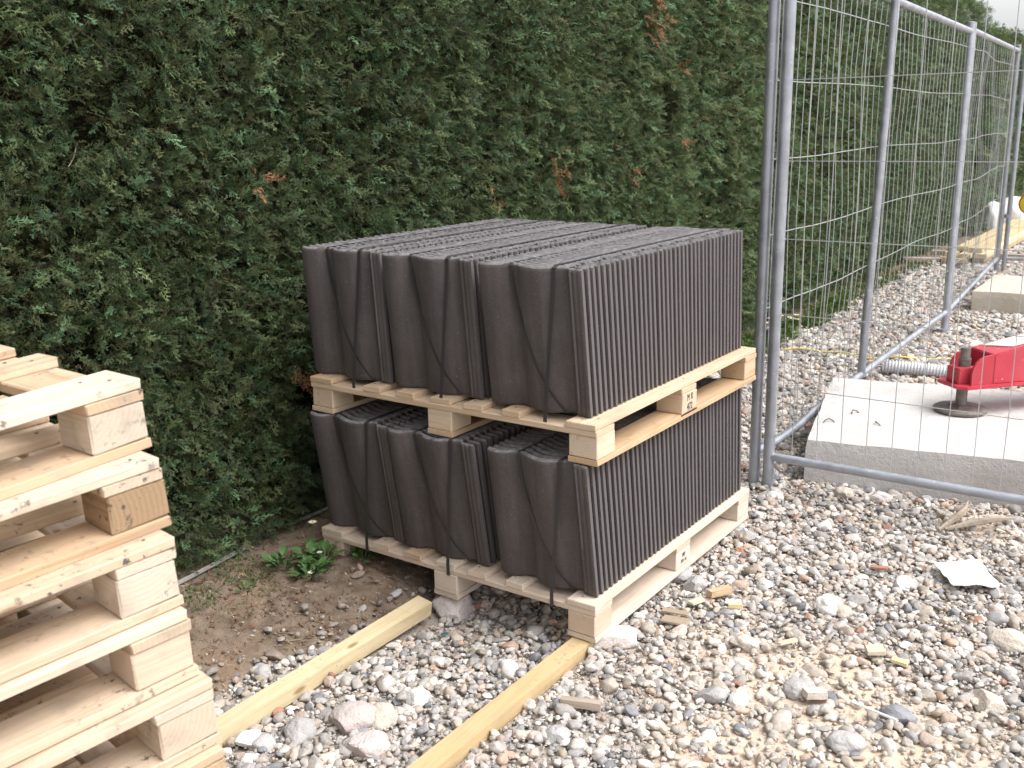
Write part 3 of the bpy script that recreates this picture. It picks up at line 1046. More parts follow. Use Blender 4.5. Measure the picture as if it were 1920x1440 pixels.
def panel(name_label, A, B, zb, rail_z, top_z, mids=(), tops=None, wave=0.0, seed=0, sag=None, tilt=(0, 0)):
    A, B = Vector(A), Vector(B)
    t = empty('fence_panel', (A.x, A.y, zb), label=name_label, cat='fence panel', group='temporary steel mesh fence panels')
    def loc(P):
        return Vector((P.x-A.x, P.y-A.y, P.z-zb))
    def rail_pts(z, sg):
        m = 14
        pts = []
        for k in range(m+1):
            P = A.lerp(B, k/m)
            P.z = z+(sg(k/m) if sg else 0)
            pts.append(loc(P))
        return pts
    tl = Vector((tilt[0], tilt[1], 0))
    for (P, th) in ((A, top_z[0]), (B, top_z[1])):
        p0, p1 = Vector((P.x, P.y, zb)), Vector((P.x, P.y, th))+tl
        po = link('post', tube_mesh('post', [loc(p0), loc(p0.lerp(p1, .5)), loc(p1)], POST_R, M['galv'], 16), t)
        bm = bmesh.new()
        tube(bm, [loc(p1), loc(p1)+Vector((0, 0, .004)), loc(p1)+Vector((0, 0, .009))], [POST_R+.002, POST_R+.002, POST_R*.6], 14)
        link('post_cap', smooth_by_angle(to_mesh(bm, 'post_cap', M['galv'])), po)
    for (s, th, dx_) in mids:
        P = A.lerp(B, s)
        p0, p1 = Vector((P.x, P.y, rail_z-0.015)), Vector((P.x+dx_, P.y, th))
        link('post', tube_mesh('post', [loc(p0), loc(p1)], POST_R*0.95, M['galv'], 14), t)
    tr = top_z[2]
    link('bottom_rail', tube_mesh('bottom_rail', rail_pts(rail_z, sag), POST_R*0.8, M['galv'], 14), t)
    pr = [loc(A.lerp(B, k/8)+Vector((0, 0, 0)))+Vector((0, 0, 0)) for k in range(9)]
    for k, q in enumerate(pr):
        q.z = tr[0]+(tr[1]-tr[0])*k/8-zb
        q += tl
    link('top_rail', tube_mesh('top_rail', pr, POST_R*0.85, M['galv'], 14), t)
    bm = bmesh.new()
    wire_grid(bm, (0, 0, 0), loc(Vector((B.x, B.y, zb))), rail_z-zb, min(tr)-zb, 0.1, 0.307, wave, seed)
    link('wire_mesh', smooth_by_angle(to_mesh(bm, 'wire_mesh', M['wire'])), t)
    # clips: short bands where wires meet the posts
    bm = bmesh.new()
    for P in (A, B):
        z = rail_z+0.307
        while z < min(tr)-0.1:
            q = loc(Vector((P.x, P.y, z)))
            tube(bm, [q-Vector((0, 0, .004)), q+Vector((0, 0, .004))], POST_R+0.0015, 12)
            z += 0.307
    link('weld_bands', smooth_by_angle(to_mesh(bm, 'weld_bands', M['galv'])), t, kind='stuff')
    return t
panel('near steel mesh fence panel standing in front of the large white concrete slab', (-0.085, 1.605, 0), (3.40, 1.60, 0), -0.178, -0.005, (2.02, 2.02, (1.985, 1.985)), (), seed=1)
panel('steel mesh fence panel running back from the twin posts, its wires bulging', (-0.150, 1.612, 0), (-0.205, 5.40, 0), -0.178, 0.0, (2.02, 2.0, (2.0, 1.945)), ((0.425, 2.06, 0.045),), wave=0.032, seed=2, sag=lambda t: -0.03*math.sin(min(1, t*4)*PI) if t < .25 else 0)
panel('farther steel mesh fence panel behind the one with bulging wires', (-0.205, 5.46, 0), (-0.44, 8.72, 0), -0.178, 0.0, (2.0, 2.03, (1.955, 1.985)), (), wave=0.05, seed=3)
panel('farthest steel mesh fence panel, turned to the right beyond the timber planks', (-0.375, 8.74, 0), (3.05, 8.85, 0), -0.178, 0.0, (1.99, 1.99, (1.96, 1.96)), (), wave=0.02, seed=4)
# couplers that clamp the twin posts
def coupler(x, y, z, label):
    bm = bmesh.new()
    for dx in (-0.03, 0.03):
        tube(bm, [(dx, 0, -0.018), (dx, 0, 0.018)], POST_R+0.005, 14)
    bm_box(bm, (0.02, 0.05, 0.03), (0, -0.02, 0), 0.002)
    tube(bm, [(0, -0.06, 0), (0, 0.03, 0)], 0.006, 8)
    return link('post_coupler', smooth_by_angle(to_mesh(bm, 'post_coupler', M['galv'])), None, (x, y, z), (0, 0, 0.6), label=label, cat='coupler')
coupler(-0.408, 8.73, 0.42, 'small steel coupler clamping the far pair of fence posts')

# warning lamp hanging at the far panel
t = empty('warning_lamp', (-0.190, 8.70, 0.55), label='round orange and yellow warning lamp hanging on the farthest fence panel', cat='warning lamp')
bm = bmesh.new()
tube(bm, [(0, .03, 0), (0, -.03, 0)], 0.085, 20)
link('body', smooth_by_angle(to_mesh(bm, 'body', M['lamp_yellow'])), t, (0, -0.03, 0))
bm = bmesh.new()
tube(bm, [(0, 0, 0), (0, -.02, 0), (0, -.04, 0)], [0.11, 0.11, 0.06], 20)
link('lens', smooth_by_angle(to_mesh(bm, 'lens', M['lamp_orange'])), t, (0, 0.03, 0))
link('hook', tube_mesh('hook', [(0, 0, .08), (-.02, 0, .13), (0, 0, .17), (.02, 0, .14)], 0.005, M['lamp_yellow'], 6), t)

# ------------------------------------------------------------------ concrete slabs
def slab(size, mat, loc, rz, label, seed, nx_=40, ny_=30):
    bm = bmesh.new()
    bmesh.ops.create_cube(bm, size=1)
    bmesh.ops.scale(bm, vec=size, verts=bm.verts)
    bmesh.ops.subdivide_edges(bm, edges=[e for e in bm.edges if abs((e.verts[0].co-e.verts[1].co).z) < 1e-5], cuts=24, use_grid_fill=True)
    bmesh.ops.subdivide_edges(bm, edges=[e for e in bm.edges if abs((e.verts[0].co-e.verts[1].co).z) > 1e-3], cuts=4, use_grid_fill=True)
    for v_ in bm.verts:
        c0 = v_.co.copy()
        ex = min(size[0]/2-abs(c0.x), size[1]/2-abs(c0.y))
        ez = size[2]/2-c0.z
        if ex < 0.002 and ez < 0.002:
            v_.co.z -= 0.006+0.008*abs(mn.noise(c0*9+Vector((seed, 0, 0))))
            v_.co.x *= 1-0.006/size[0]*2
            v_.co.y *= 1-0.006/size[1]*2
        v_.co += Vector((mn.noise(c0*6+Vector((seed, 1, 0))), mn.noise(c0*6+Vector((seed, 9, 0))), 0.5*mn.noise(c0*3+Vector((seed, 5, 7)))))*0.006
    me = to_mesh(bm, 'concrete_slab', mat)
    smooth_by_angle(me, 35)
    o = link('concrete_slab', me, None, loc, (0, 0, rz), label=label, cat='concrete slab', group='concrete slabs behind the fence')
    return o
rz1 = math.atan2(0.186, 0.833)
ax, ay = Vector((math.cos(rz1), math.sin(rz1), 0)), Vector((-math.sin(rz1), math.cos(rz1), 0))
c1 = Vector((0.022, 1.748, 0))+ax*0.90+ay*0.59
s1 = slab((1.80, 1.18, 0.235), M['concrete'], (c1.x, c1.y, 0.052-0.1175), rz1, 'large white concrete slab under the red steel arm', 3)
for (u, v_, rz, L) in ((0.07, 0.28, 0.4, 0.05), (0.17, 0.47, 1.2, 0.05), (0.28, 0.32, 2.2, 0.05)):
    P = Vector((0.022, 1.748, 0))+ax*u+ay*v_
    link('embedded_loop', tube_mesh('embedded_loop', [(-L/2, 0, -.004), (-L/3, .008, .006), (0, .015, .012), (L/3, .006, .006), (L/2, 0, -.004)], 0.0035, M['rusty'], 6), s1)
    ob = s1.children[-1]
    ob.matrix_world = Matrix.Translation((P.x, P.y, 0.054)) @ Matrix.Rotation(rz, 4, 'Z')
    ob.matrix_local = s1.matrix_basis.inverted() @ ob.matrix_world
c2 = Vector((-0.225, 6.40, 0))+Vector((0.8, 0.5, 0))
slab((1.6, 1.0, 0.20), M['concrete_b'], (c2.x, c2.y, 0.025-0.10), 0.02, 'smaller buff sided concrete slab farther back beside the fence', 7)

# ------------------------------------------------------------------ red steel arm with its foot (a stabiliser leg)
arm = empty('stabiliser_arm', (0.482, 2.53, 0.055), 0.0, label='red painted steel stabiliser arm standing on a round foot on the white slab', cat='stabiliser arm')
RZ = math.radians(47)
ca, sa = math.cos(RZ), math.sin(RZ)
def A2(x, y, z):
    return (x*ca-y*sa, x*sa+y*ca, z+(0.028 if z > 0.05 else 0))
def prism(name, pts_bottom, pts_top, mat, parent, bev=0.003):
    bm = bmesh.new()
    b_ = [bm.verts.new(A2(*q)) for q in pts_bottom]
    t_ = [bm.verts.new(A2(*q)) for q in pts_top]
    n = len(b_)
    bm.faces.new(list(reversed(b_)))
    bm.faces.new(t_)
    for i in range(n):
        bm.faces.new((b_[i], b_[(i+1) % n], t_[(i+1) % n], t_[i]))
    bmesh.ops.recalc_face_normals(bm, faces=bm.faces)
    if bev:
        bmesh.ops.bevel(bm, geom=list(bm.edges), offset=bev, segments=2, affect='EDGES')
    return link(name, to_mesh(bm, name, mat), parent)
# beam: tapered box, starts behind the pin and rises to the right
hw = 0.085
x0, x1 = 0.085, 1.5
def bz(x):
    return 0.235+0.19*x
prism('beam', [(x0, -hw, .112), (x1, -hw, .125), (x1, hw, .125), (x0, hw, .112)], [(x0, -hw, bz(x0)), (x1, -hw, bz(x1)), (x1, hw, bz(x1)), (x0, hw, bz(x0))], M['red'], arm, 0.004)
for s_y in (-1, 1):
    y_ = s_y*(hw-0.006)
    # rounded cheek plates either side of the pin
    pts = [(-0.018, .112), (-0.018, .170)]+[(-0.018+0.09*(1-math.cos(k*PI/10)), .170+0.078*math.sin(k*PI/10)) for k in range(1, 6)]+[(0.095, .252), (0.095, .112)]
    prism('cheek_plate', [(px_, y_-0.006, pz_) for px_, pz_ in pts], [(px_, y_+0.006, pz_) for px_, pz_ in pts], M['red'], arm, 0)
prism('base_flange', [(-0.085, -0.07, .098), (-0.05, -0.105, .098), (1.45, -0.105, .108), (1.45, 0.105, .108), (-0.05, 0.105, .098), (-0.085, 0.07, .098)], [(-0.085, -0.07, .112), (-0.05, -0.105, .112), (1.45, -0.105, .122), (1.45, 0.105, .122), (-0.05, 0.105, .112), (-0.085, 0.07, .112)], M['red'], arm, 0.002)
prism('collar_box', [(-0.058, -0.045, .112), (0.04, -0.045, .112), (0.04, 0.045, .112), (-0.058, 0.045, .112)], [(-0.058, -0.045, .185), (0.04, -0.045, .185), (0.04, 0.045, .185), (-0.058, 0.045, .185)], M['red'], arm, 0.003)
link('collar_bolt', tube_mesh('collar_bolt', [A2(-0.062, -.02, .155), A2(-0.052, -.02, .155)], 0.007, M['rusty'], 8), arm)
sp = link('spindle', tube_mesh('spindle', [(0, 0, .018), (0, 0, .10), (0, 0, .225), (0, 0, .25), (0, 0, .251), (0, 0, .30)], [.025, .025, .027, .027, .022, .021], M['rusty'], 18), arm)
ft = link('foot_plate', tube_mesh('foot_plate', [(0, 0, 0.002), (0, 0, .014), (0, 0, .018), (0, 0, .022)], [.115, .118, .112, .045], M['rusty'], 36), arm)
prism('foot_gusset', [(-0.05, -0.05, .019), (0.05, -0.05, .019), (0.05, 0.05, .019), (-0.05, 0.05, .019)], [(-0.028, -0.028, .032), (0.028, -0.028, .032), (0.028, 0.028, .032), (-0.028, 0.028, .032)], M['rusty'], arm, 0.001)
ps = []
for (x, y) in ((0.20, -0.055), (0.68, -0.055), (0.68, 0.06), (0.13, 0.06)):
    ps.append((x, y, bz(x)+0.002))
prism('white_label', ps, [(x, y, z+0.003) for x, y, z in ps], M['white_plate'], arm, 0)
bm = bmesh.new()
for k in range(9):
    x = 0.2+k*0.042
    for j in range(2):
        y = -0.02+j*0.035+rnd.uniform(-.003, .003)
        L = rnd.uniform(.012, .03)
        q = [A2(x, y, bz(x)+.0062), A2(x+L, y, bz(x+L)+.0062), A2(x+L, y+.004, bz(x+L)+.0062), A2(x, y+.004, bz(x)+.0062)]
        bm.faces.new([bm.verts.new(v_) for v_ in q])
link('worn_lettering', to_mesh(bm, 'worn_lettering', M['edging']), arm, kind='stuff')
# far leg beyond the frame that carries the other end
link('rear_leg', tube_mesh('rear_leg', [A2(1.4, 0, -0.225), A2(1.4, 0, .13)], 0.03, M['rusty'], 14), arm)

# corrugated pipe and yellow cord
bm = bmesh.new()
pts, rr = [], []
n = 150
for k in range(n*2+1):
    t = k/(n*2)
    pts.append((-0.24+1.35*t, 3.92+0.10*math.sin(t*3.0), gh(-0.24+1.35*t, 3.95)+0.055))
    rr.append(0.043 if (k//2) % 2 == 0 else 0.036)
tube(bm, pts, rr, 16)
link('corrugated_pipe', to_mesh(bm, 'corrugated_pipe', M['pvc'], False), None, label='pale grey corrugated plastic pipe lying behind the white slab', cat='pipe')
pts = []
for k in range(40):
    t = k/39
    x = -0.97+1.15*t
    y = 4.2+0.22*t+0.05*math.sin(t*9)
    pts.append((x, y, gh(x, y)+0.028+0.008*math.sin(t*23)))
link('yellow_cord', tube_mesh('yellow_cord', pts, 0.006, M['yellow'], 6), None, label='thin yellow cord lying across the gravel behind the fence', cat='cord')

# ------------------------------------------------------------------ timber pile and sacks far back
k = 0
pk = [(-0.95, 9.10, 0.08, 'lowest left'), (-0.80, 9.02, 0.08, 'lowest middle'), (-0.66, 9.20, 0.08, 'lowest right'), (-0.93, 9.15, 0.13, 'second layer left'), (-0.78, 9.06, 0.13, 'second layer middle'), (-0.65, 9.12, 0.13, 'second layer right'), (-0.86, 9.3, 0.18, 'top left'), (-0.71, 9.18, 0.18, 'top right')]
for (x, y, z, wh) in pk:
    L = 3.9
    link('timber_plank', box_mesh('timber_plank', (L, 0.12, 0.048), M['batten'], 0.003, 1), None, (x-0.03, y+L/2, z-0.17), (0, 0, PI/2+rnd.uniform(-.008, .008)), label='yellowish timber plank, %s in the pile behind the fence' % wh, cat='plank', group='timber planks piled behind the fence')
for (y, wh) in ((9.95, 'near'), (12.2, 'far')):
    link('timber_bearer', box_mesh('timber_bearer', (1.9, 0.08, 0.07), M['old_wood'], 0.003, 1), None, (-0.38, y, GZ+0.04), (0, 0, 0.04), label='grey weathered timber bearer under the %s end of the plank pile' % wh, cat='bearer', group='bearers under the plank pile')
link('weathered_board', box_mesh('weathered_board', (0.75, 0.10, 0.03), M['old_wood'], 0.003, 1), None, (-1.12, 9.25, GZ+0.06), (0.0, 0.03, 0.5), label='grey brown weathered board lying left of the plank pile', cat='board')
def sack(seed, size, loc, label):
    bm = bmesh.new()
    bmesh.ops.create_icosphere(bm, subdivisions=4, radius=1)
    off = Vector((seed, seed*2, 0))
    for v_ in bm.verts:
        p = v_.co.copy()
        f = 1+0.16*mn.noise(p*1.6+off)+0.10*abs(mn.noise(p*4+off))
        z = p.z*f
        if z < -0.55:
            z = -0.55
        v_.co = Vector((p.x*f*size[0], p.y*f*size[1], (z+0.55)*size[2]))
    link('rubble_sack', smooth_by_angle(to_mesh(bm, 'rubble_sack', M['bag']), 60), None, loc, label=label, cat='sack', group='white sacks behind the timber')
sack(3, (0.33, 0.40, 0.30), (-0.98, 13.1, GZ), 'big bulging white sack behind the plank pile, to the right')
sack(9, (0.12, 0.20, 0.29), (-1.20, 12.7, GZ), 'narrow upright white sack beside the hedge, left of the big one')

# ------------------------------------------------------------------ gravel
def pebble_variant(seed, ang):
    r = random.Random(seed)
    bm = bmesh.new()
    bmesh.ops.create_icosphere(bm, subdivisions=3, radius=0.5)
    off = Vector((r.uniform(0, 90), r.uniform(0, 90), r.uniform(0, 90)))
    planes = [(Vector((r.gauss(0, 1), r.gauss(0, 1), r.gauss(0, 1))).normalized(), r.uniform(0.3, 0.42)) for _ in range(ang)]
    for v_ in bm.verts:
        p = v_.co.normalized()
        q = p*0.5*(1+0.30*mn.noise(p*1.2+off)+0.08*mn.noise(p*3+off))
        for (nn, dd) in planes:
            k = q.dot(nn)
            if k > dd:
                q -= nn*(k-dd)*0.95
        v_.co = q
    vs = [v_.co.copy() for v_ in bm.verts]
    fs = [tuple(v_.index for v_ in f.verts) for f in bm.faces]
    bm.free()
    return vs, fs
PV = [pebble_variant(i, a_) for i, a_ in enumerate([0, 0, 0, 2, 3, 5, 6, 8, 9, 1, 4, 7])]
PCOL = [((0.44, 0.41, 0.385), 20), ((0.52, 0.48, 0.445), 20), ((0.36, 0.345, 0.34), 12), ((0.62, 0.58, 0.54), 15), ((0.57, 0.49, 0.415), 15), ((0.52, 0.42, 0.36), 9), ((0.25, 0.25, 0.265), 6), ((0.76, 0.73, 0.69), 6), ((0.38, 0.21, 0.15), 0.9), ((0.56, 0.39, 0.30), 3), ((0.40, 0.34, 0.275), 8)]
CW = np.array([q[1] for q in PCOL], float)
CW /= CW.sum()
c1l = Vector((0.022, 1.748, 0))
def blocked(x, y):
    q = Vector((x, y, 0))-c1l
    u, v_ = q.dot(ax), q.dot(ay)
    if 0.0 < u < 1.8 and 0.0 < v_ < 1.18:
        return True
    if -0.2 < x < 1.35 and 6.42 < y < 7.38:
        return True
    if y < 0.02 and (-0.625 < x < -0.565 or -0.07 < x < -0.012):
        return True
    return False
P, Rt, Sc, Ix, Co = [], [], [], [], []
def scatter(x0, x1, y0, y1, dens, smin, smax, lay, seed, pw=2.0):
    r = random.Random(seed)
    n = int((x1-x0)*(y1-y0)*dens)
    for i in range(n):
        x, y = r.uniform(x0, x1), r.uniform(y0, y1)
        if blocked(x, y):
            continue
        e = soil_edge(y)+0.07*mn.noise(Vector((x*7, y*7, 3)))
        if x < e:
            if r.random() > 0.30*math.exp(-(e-x)/0.07) + (0.012 if x > e-0.5 else 0):
                continue
        sf = sandf(x, y)
        s = smin+(smax-smin)*r.random()**pw
        if r.random() < sf*0.62 and s < 0.032:
            continue
        fl = r.uniform(0.42, 0.8)
        a_, b_, c2_ = s*r.uniform(0.95, 1.35), s*r.uniform(0.7, 1.0), s*fl
        z = gh(x, y, False)+c2_*0.28+lay*r.random()-sf*s*0.22
        P.append((x, y, z))
        Rt.append((r.gauss(0, .28), r.gauss(0, .28), r.uniform(0, 2*PI)))
        Sc.append((a_, b_, c2_))
        Ix.append(r.randrange(len(PV)))
        c = np.array(PCOL[nr.choice(len(PCOL), p=CW)][0])
        if sf > 0.3 and r.random() < 0.6:
            c = c*0.5+np.array((0.66, 0.57, 0.47))*0.5
        if x < e:
            c = c*0.6+np.array((0.2, 0.15, 0.11))*0.4
        Co.append(tuple(np.clip(c*r.uniform(0.70, 1.12), 0, 0.76)))
# near field: small filling grit, middle sizes, then the big ones on top
scatter(-1.0, 2.4, -1.6, 3.2, 6500, 0.006, 0.018, 0.014, 1)
scatter(-1.0, 2.4, -1.6, 3.2, 1900, 0.017, 0.038, 0.016, 2)
scatter(-1.0, 2.4, -1.6, 3.2, 110, 0.038, 0.064, 0.010, 3)
scatter(-1.3, 1.8, 3.2, 7.5, 1100, 0.022, 0.046, 0.014, 4)
scatter(-1.3, 1.8, 3.2, 7.5, 110, 0.045, 0.075, 0.010, 5)
scatter(-1.3, 1.8, 7.5, 16, 420, 0.04, 0.075, 0.014, 6)
scatter(2.4, 4.6, -1.6, 3.2, 1100, 0.02, 0.046, 0.014, 7)
scatter(1.8, 5.0, 3.2, 9.0, 480, 0.03, 0.062, 0.014, 8)
instancer('gravel', PV, np.array(P), np.array(Rt), np.array(Sc), np.array(Ix), np.array(Co), M['pebble'], label='loose pale mixed pebbles and crushed stone covering the ground', cat='gravel', kind='stuff')

# soil clods, dead needles and small litter
P, Rt, Sc, Ix, Co = [], [], [], [], []
r = random.Random(77)
for i in range(4200):
    y = r.uniform(-1.5, 1.3)
    x = r.uniform(-1.5, soil_edge(y)+0.03)
    s = 0.003+0.010*r.random()**4
    if x > -1.0 and y > -0.35:
        s *= 1.35
    P.append((x, y, gh(x, y)+s*0.2)); Rt.append((r.uniform(0, 6), r.uniform(0, 6), r.uniform(0, 6)))
    Sc.append((s*1.2, s, s*.8)); Ix.append(r.randrange(len(PV)))
    c = np.array((0.20, 0.135, 0.09))*r.uniform(0.6, 1.4)
    if r.random() < 0.06:
        c = np.array((0.42, 0.38, 0.34))
    Co.append(tuple(c))
instancer('soil_clods', PV, np.array(P), np.array(Rt), np.array(Sc), np.array(Ix), np.array(Co), M['clod'], label='crumbled brown soil clods on the bare earth beside the hedge', cat='soil', kind='stuff')
P, Rt, Sc, Ix, Co = [], [], [], [], []
needle = ([Vector((0, -.02, 0)), Vector((1, -.01, .03)), Vector((1, .01, .03)), Vector((0, .02, 0)), Vector((.5, 0, .08))], [(0, 1, 4), (1, 2, 4), (2, 3, 4), (3, 0, 4)])
for i in range(2600):
    y = r.uniform(-1.3, 0.9)
    x = r.uniform(-1.45, soil_edge(y))
    if mn.noise(Vector((x*4, y*4, 50))) < -0.05 and r.random() < 0.75:
        continue
    s = r.uniform(0.012, 0.04)
    P.append((x, y, gh(x, y)+0.003)); Rt.append((r.gauss(0, .2), r.gauss(0, .25), r.uniform(0, 6.28)))
    Sc.append((s, s*2, s)); Ix.append(r.randrange(4))
    Co.append(tuple(np.array([(0.19, 0.09, 0.055), (0.27, 0.15, 0.09), (0.42, 0.33, 0.22), (0.12, 0.07, 0.04)][r.randrange(4)])*r.uniform(.8, 1.2)))
instancer('fallen_needles', [needle, FR[2], needle, FR[5]], np.array(P), np.array(Rt), np.array(Sc), np.array(Ix), np.array(Co), M['clod'], label='reddish dead needles and twigs fallen on the soil under the hedge', cat='litter', kind='stuff')

# grass and low ground cover
P, Rt, Sc, Ix, Co = [], [], [], [], []
blade = ([Vector((0, -.05, 0)), Vector((0, .05, 0)), Vector((.5, .04, .05)), Vector((.5, -.04, .05)), Vector((1, 0, .2))], [(0, 1, 2, 3), (3, 2, 4)])
lf = ([Vector((0, 0, 0)), Vector((.3, -.16, .05)), Vector((.75, -.2, .06)), Vector((1, 0, 0)), Vector((.75, .2, .06)), Vector((.3, .16, .05))], [(0, 1, 2, 3), (0, 3, 4, 5)])
def tuft(x0, y0, rad, n, hgt, leafy):
    for i in range(n):
        a_ = r.uniform(0, 6.28)
        d = rad*math.sqrt(r.random())
        x, y = x0+d*math.cos(a_), y0+d*math.sin(a_)
        z = gh(x, y)
        isl = r.random() < leafy
        xd = Vector((r.uniform(-.5, .5), r.uniform(-.5, .5), 1)) if not isl else Vector((r.uniform(-1, 1), r.uniform(-1, 1), r.uniform(.1, .9)))
        s = hgt*r.uniform(.5, 1.1)*(0.55 if isl else 1)
        P.append((x, y, z+(hgt*0.4*r.random() if isl else 0))); Rt.append(tuple(eul(xd, (r.uniform(-1, 1), r.uniform(-1, 1), 1.0 if isl else 0.1))))
        Sc.append((s, s, s) if isl else (s, s*.4, s)); Ix.append(1 if isl else 0)
        Co.append(tuple(np.array((0.075, 0.15, 0.04))*r.uniform(.6, 1.4)+np.array((r.uniform(0, .05), 0, 0))))
for (x, y, rd, n, h, l_) in ((-1.22, -0.27, 0.11, 420, 0.024, .85), (-1.20, -0.50, 0.08, 260, 0.024, .85), (-1.28, -0.38, 0.10, 30, 0.05, .1), (-1.10, -0.32, 0.07, 130, 0.02, .8), (-1.04, -0.46, 0.06, 60, 0.02, .7), (-1.16, -0.16, 0.07, 100, 0.02, .7), (-1.32, 0.25, 0.10, 130, 0.03, .5), (-1.25, -0.6, 0.1, 90, 0.03, .5), (-1.1, -0.2, 0.25, 60, 0.012, .9)):
    tuft(x, y, rd, n, h, l_)
for k in range(90):
    y = r.uniform(1.9, 9.0)
    tuft(-1.26+r.uniform(-.10, .08), y, 0.11, 60, 0.075, .6)
for k in range(34):
    y = 3.7+2.6*r.random()**1.5
    tuft(-1.20+r.uniform(-.06, .10), y, 0.10, 90, 0.10, .7)
for k in range(14):
    y = r.uniform(11.5, 15.0)
    tuft(-1.15+r.uniform(-.2, .25), y, 0.25, 70, 0.13, .6)
instancer('grass', [blade, lf], np.array(P), np.array(Rt), np.array(Sc), np.array(Ix), np.array(Co), M['grass'], label='low grass and clover growing along the foot of the hedge', cat='grass', kind='stuff')

# leafy weeds and daisies
def leaf_mesh(seed):
    rr_ = random.Random(seed)
    vs, fs = [], []
    n = 7
    for i in range(n+1):
        t = i/n
        wd = (0.10 if t < .3 else 0.10+0.34*math.sin(min(1, (t-.3)/.7)*PI)**.7)*(1 if t < 1 else 0.2)
        wd *= rr_.uniform(.88, 1.1)
        z = 0.34*math.sin(t*2.2)
        vs += [Vector((t, -wd/2, z+.05)), Vector((t, 0, z)), Vector((t, wd/2, z+.05))]
    for i in range(n):
        for k in range(2):
            fs.append((3*i+k, 3*i+k+1, 3*i+3+k+1, 3*i+3+k))
    return pymesh('leaf', vs, fs, M['leaf'], True)
LM = [leaf_mesh(i) for i in range(4)]
def flower(parent, x, y, z, h, sc=1.0):
    st = link('flower_stem', tube_mesh('flower_stem', [(x, y, z), (x+.004, y, z+h*.6), (x+.003, y-.004, z+h)], 0.0012, M['leaf'], 5), parent)
    bm = bmesh.new()
    for k in range(14):
        a_ = 2*PI*k/14
        d = Vector((math.cos(a_), math.sin(a_), .25))
        s = Vector((-math.sin(a_), math.cos(a_), 0))
        c0 = Vector((x+.003, y-.004, z+h))
        vv = [c0, c0+d*.006*sc-s*.0018*sc, c0+d*.012*sc, c0+d*.006*sc+s*.0018*sc]
        bm.faces.new([bm.verts.new(q) for q in vv])
    link('petals', to_mesh(bm, 'petals', M['petal']), st)
    bm = bmesh.new()
    bmesh.ops.create_icosphere(bm, subdivisions=2, radius=0.0036*sc, matrix=Matrix.Translation((x+.003, y-.004, z+h+.001)))
    link('flower_centre', to_mesh(bm, 'flower_centre', M['pollen'], True), st)
def weed(x, y, n, s, label, flowers=(), cat='weed', group='leafy weeds on the soil'):
    t = empty('daisy_plant' if flowers else 'leafy_weed', (x, y, gh(x, y)), label=label, cat=cat, group=group)
    for i in range(n):
        a_ = i*2.4+rnd.uniform(-.3, .3)
        d = 0.006+0.02*rnd.random()*(s/.05)
        sc = s*rnd.uniform(.6, 1.1)
        link('leaf', LM[i % 4], t, (d*math.cos(a_), d*math.sin(a_), 0.004+0.012*rnd.random()), (rnd.uniform(-.3, .3), -rnd.uniform(0, .6), a_)).scale = (sc, sc, sc)
    for (fx, fy, h, q) in flowers:
        flower(t, fx, fy, 0, h, q)
    return t
weed(-1.11, -0.10, 20, 0.065, 'leafy daisy plant with one tall white flower, nearest the hedge', ((-0.03, 0.07, 0.12, 1.5),), 'plant')
weed(-1.05, -0.07, 18, 0.06, 'leafy daisy plant with a half open flower, right of the tall one', ((0.0, -0.02, 0.05, 1.0),), 'plant')
weed(-1.02, -0.17, 22, 0.062, 'leafy daisy plant with an open flower low at its right edge', ((0.03, -0.02, 0.04, 1.2),), 'plant')
weed(-1.13, -0.19, 18, 0.062, 'dark green leafy weed clump at the left of the daisies')
weed(-1.07, -0.14, 16, 0.045, 'dark green leafy weed in the middle of the daisy clump')
weed(-1.12, -0.04, 14, 0.045, 'leafy weed in the shade behind the daisies')
weed(-1.09, 0.02, 12, 0.036, 'small leafy weed right behind the daisies, by the pallet corner')
weed(-1.02, 0.03, 12, 0.040, 'small leafy weed under the left corner of the bottom pallet')
weed(-0.95, 0.02, 14, 0.042, 'small leafy weed just in front of the left end of the bottom pallet')
weed(-1.10, -0.38, 9, 0.03, 'tiny leafy weed alone on the bare soil')
for (x, y, wh) in ((-1.22, 4.45, 'nearest'), (-1.27, 4.66, 'middle'), (-1.24, 4.95, 'farthest')):
    weed(x, y, 16, 0.06, '%s clump of white daisies in the grass by the hedge beyond the fence' % wh, tuple((rnd.uniform(-.08, .08), rnd.uniform(-.08, .08), rnd.uniform(.07, .12), 2.2) for _ in range(5)), 'plant', 'daisies in the far grass strip')

# grey edging strip at the foot of the hedge
for (pts, lb_) in (([(-1.30, -0.66), (-1.315, -0.45), (-1.345, -0.17)], 'thin grey edging strip on the soil under the hedge, longer piece'), ([(-1.37, 0.04), (-1.36, 0.40)], 'thin grey edging strip behind the daisies, close to the bottom pallet')):
    link('edging_strip', tube_mesh('edging_strip', [(x, y, gh(x, y, False)+0.012) for x, y in pts], 0.008, M['edging'], 6), None, label=lb_, cat='edging', group='edging strips')

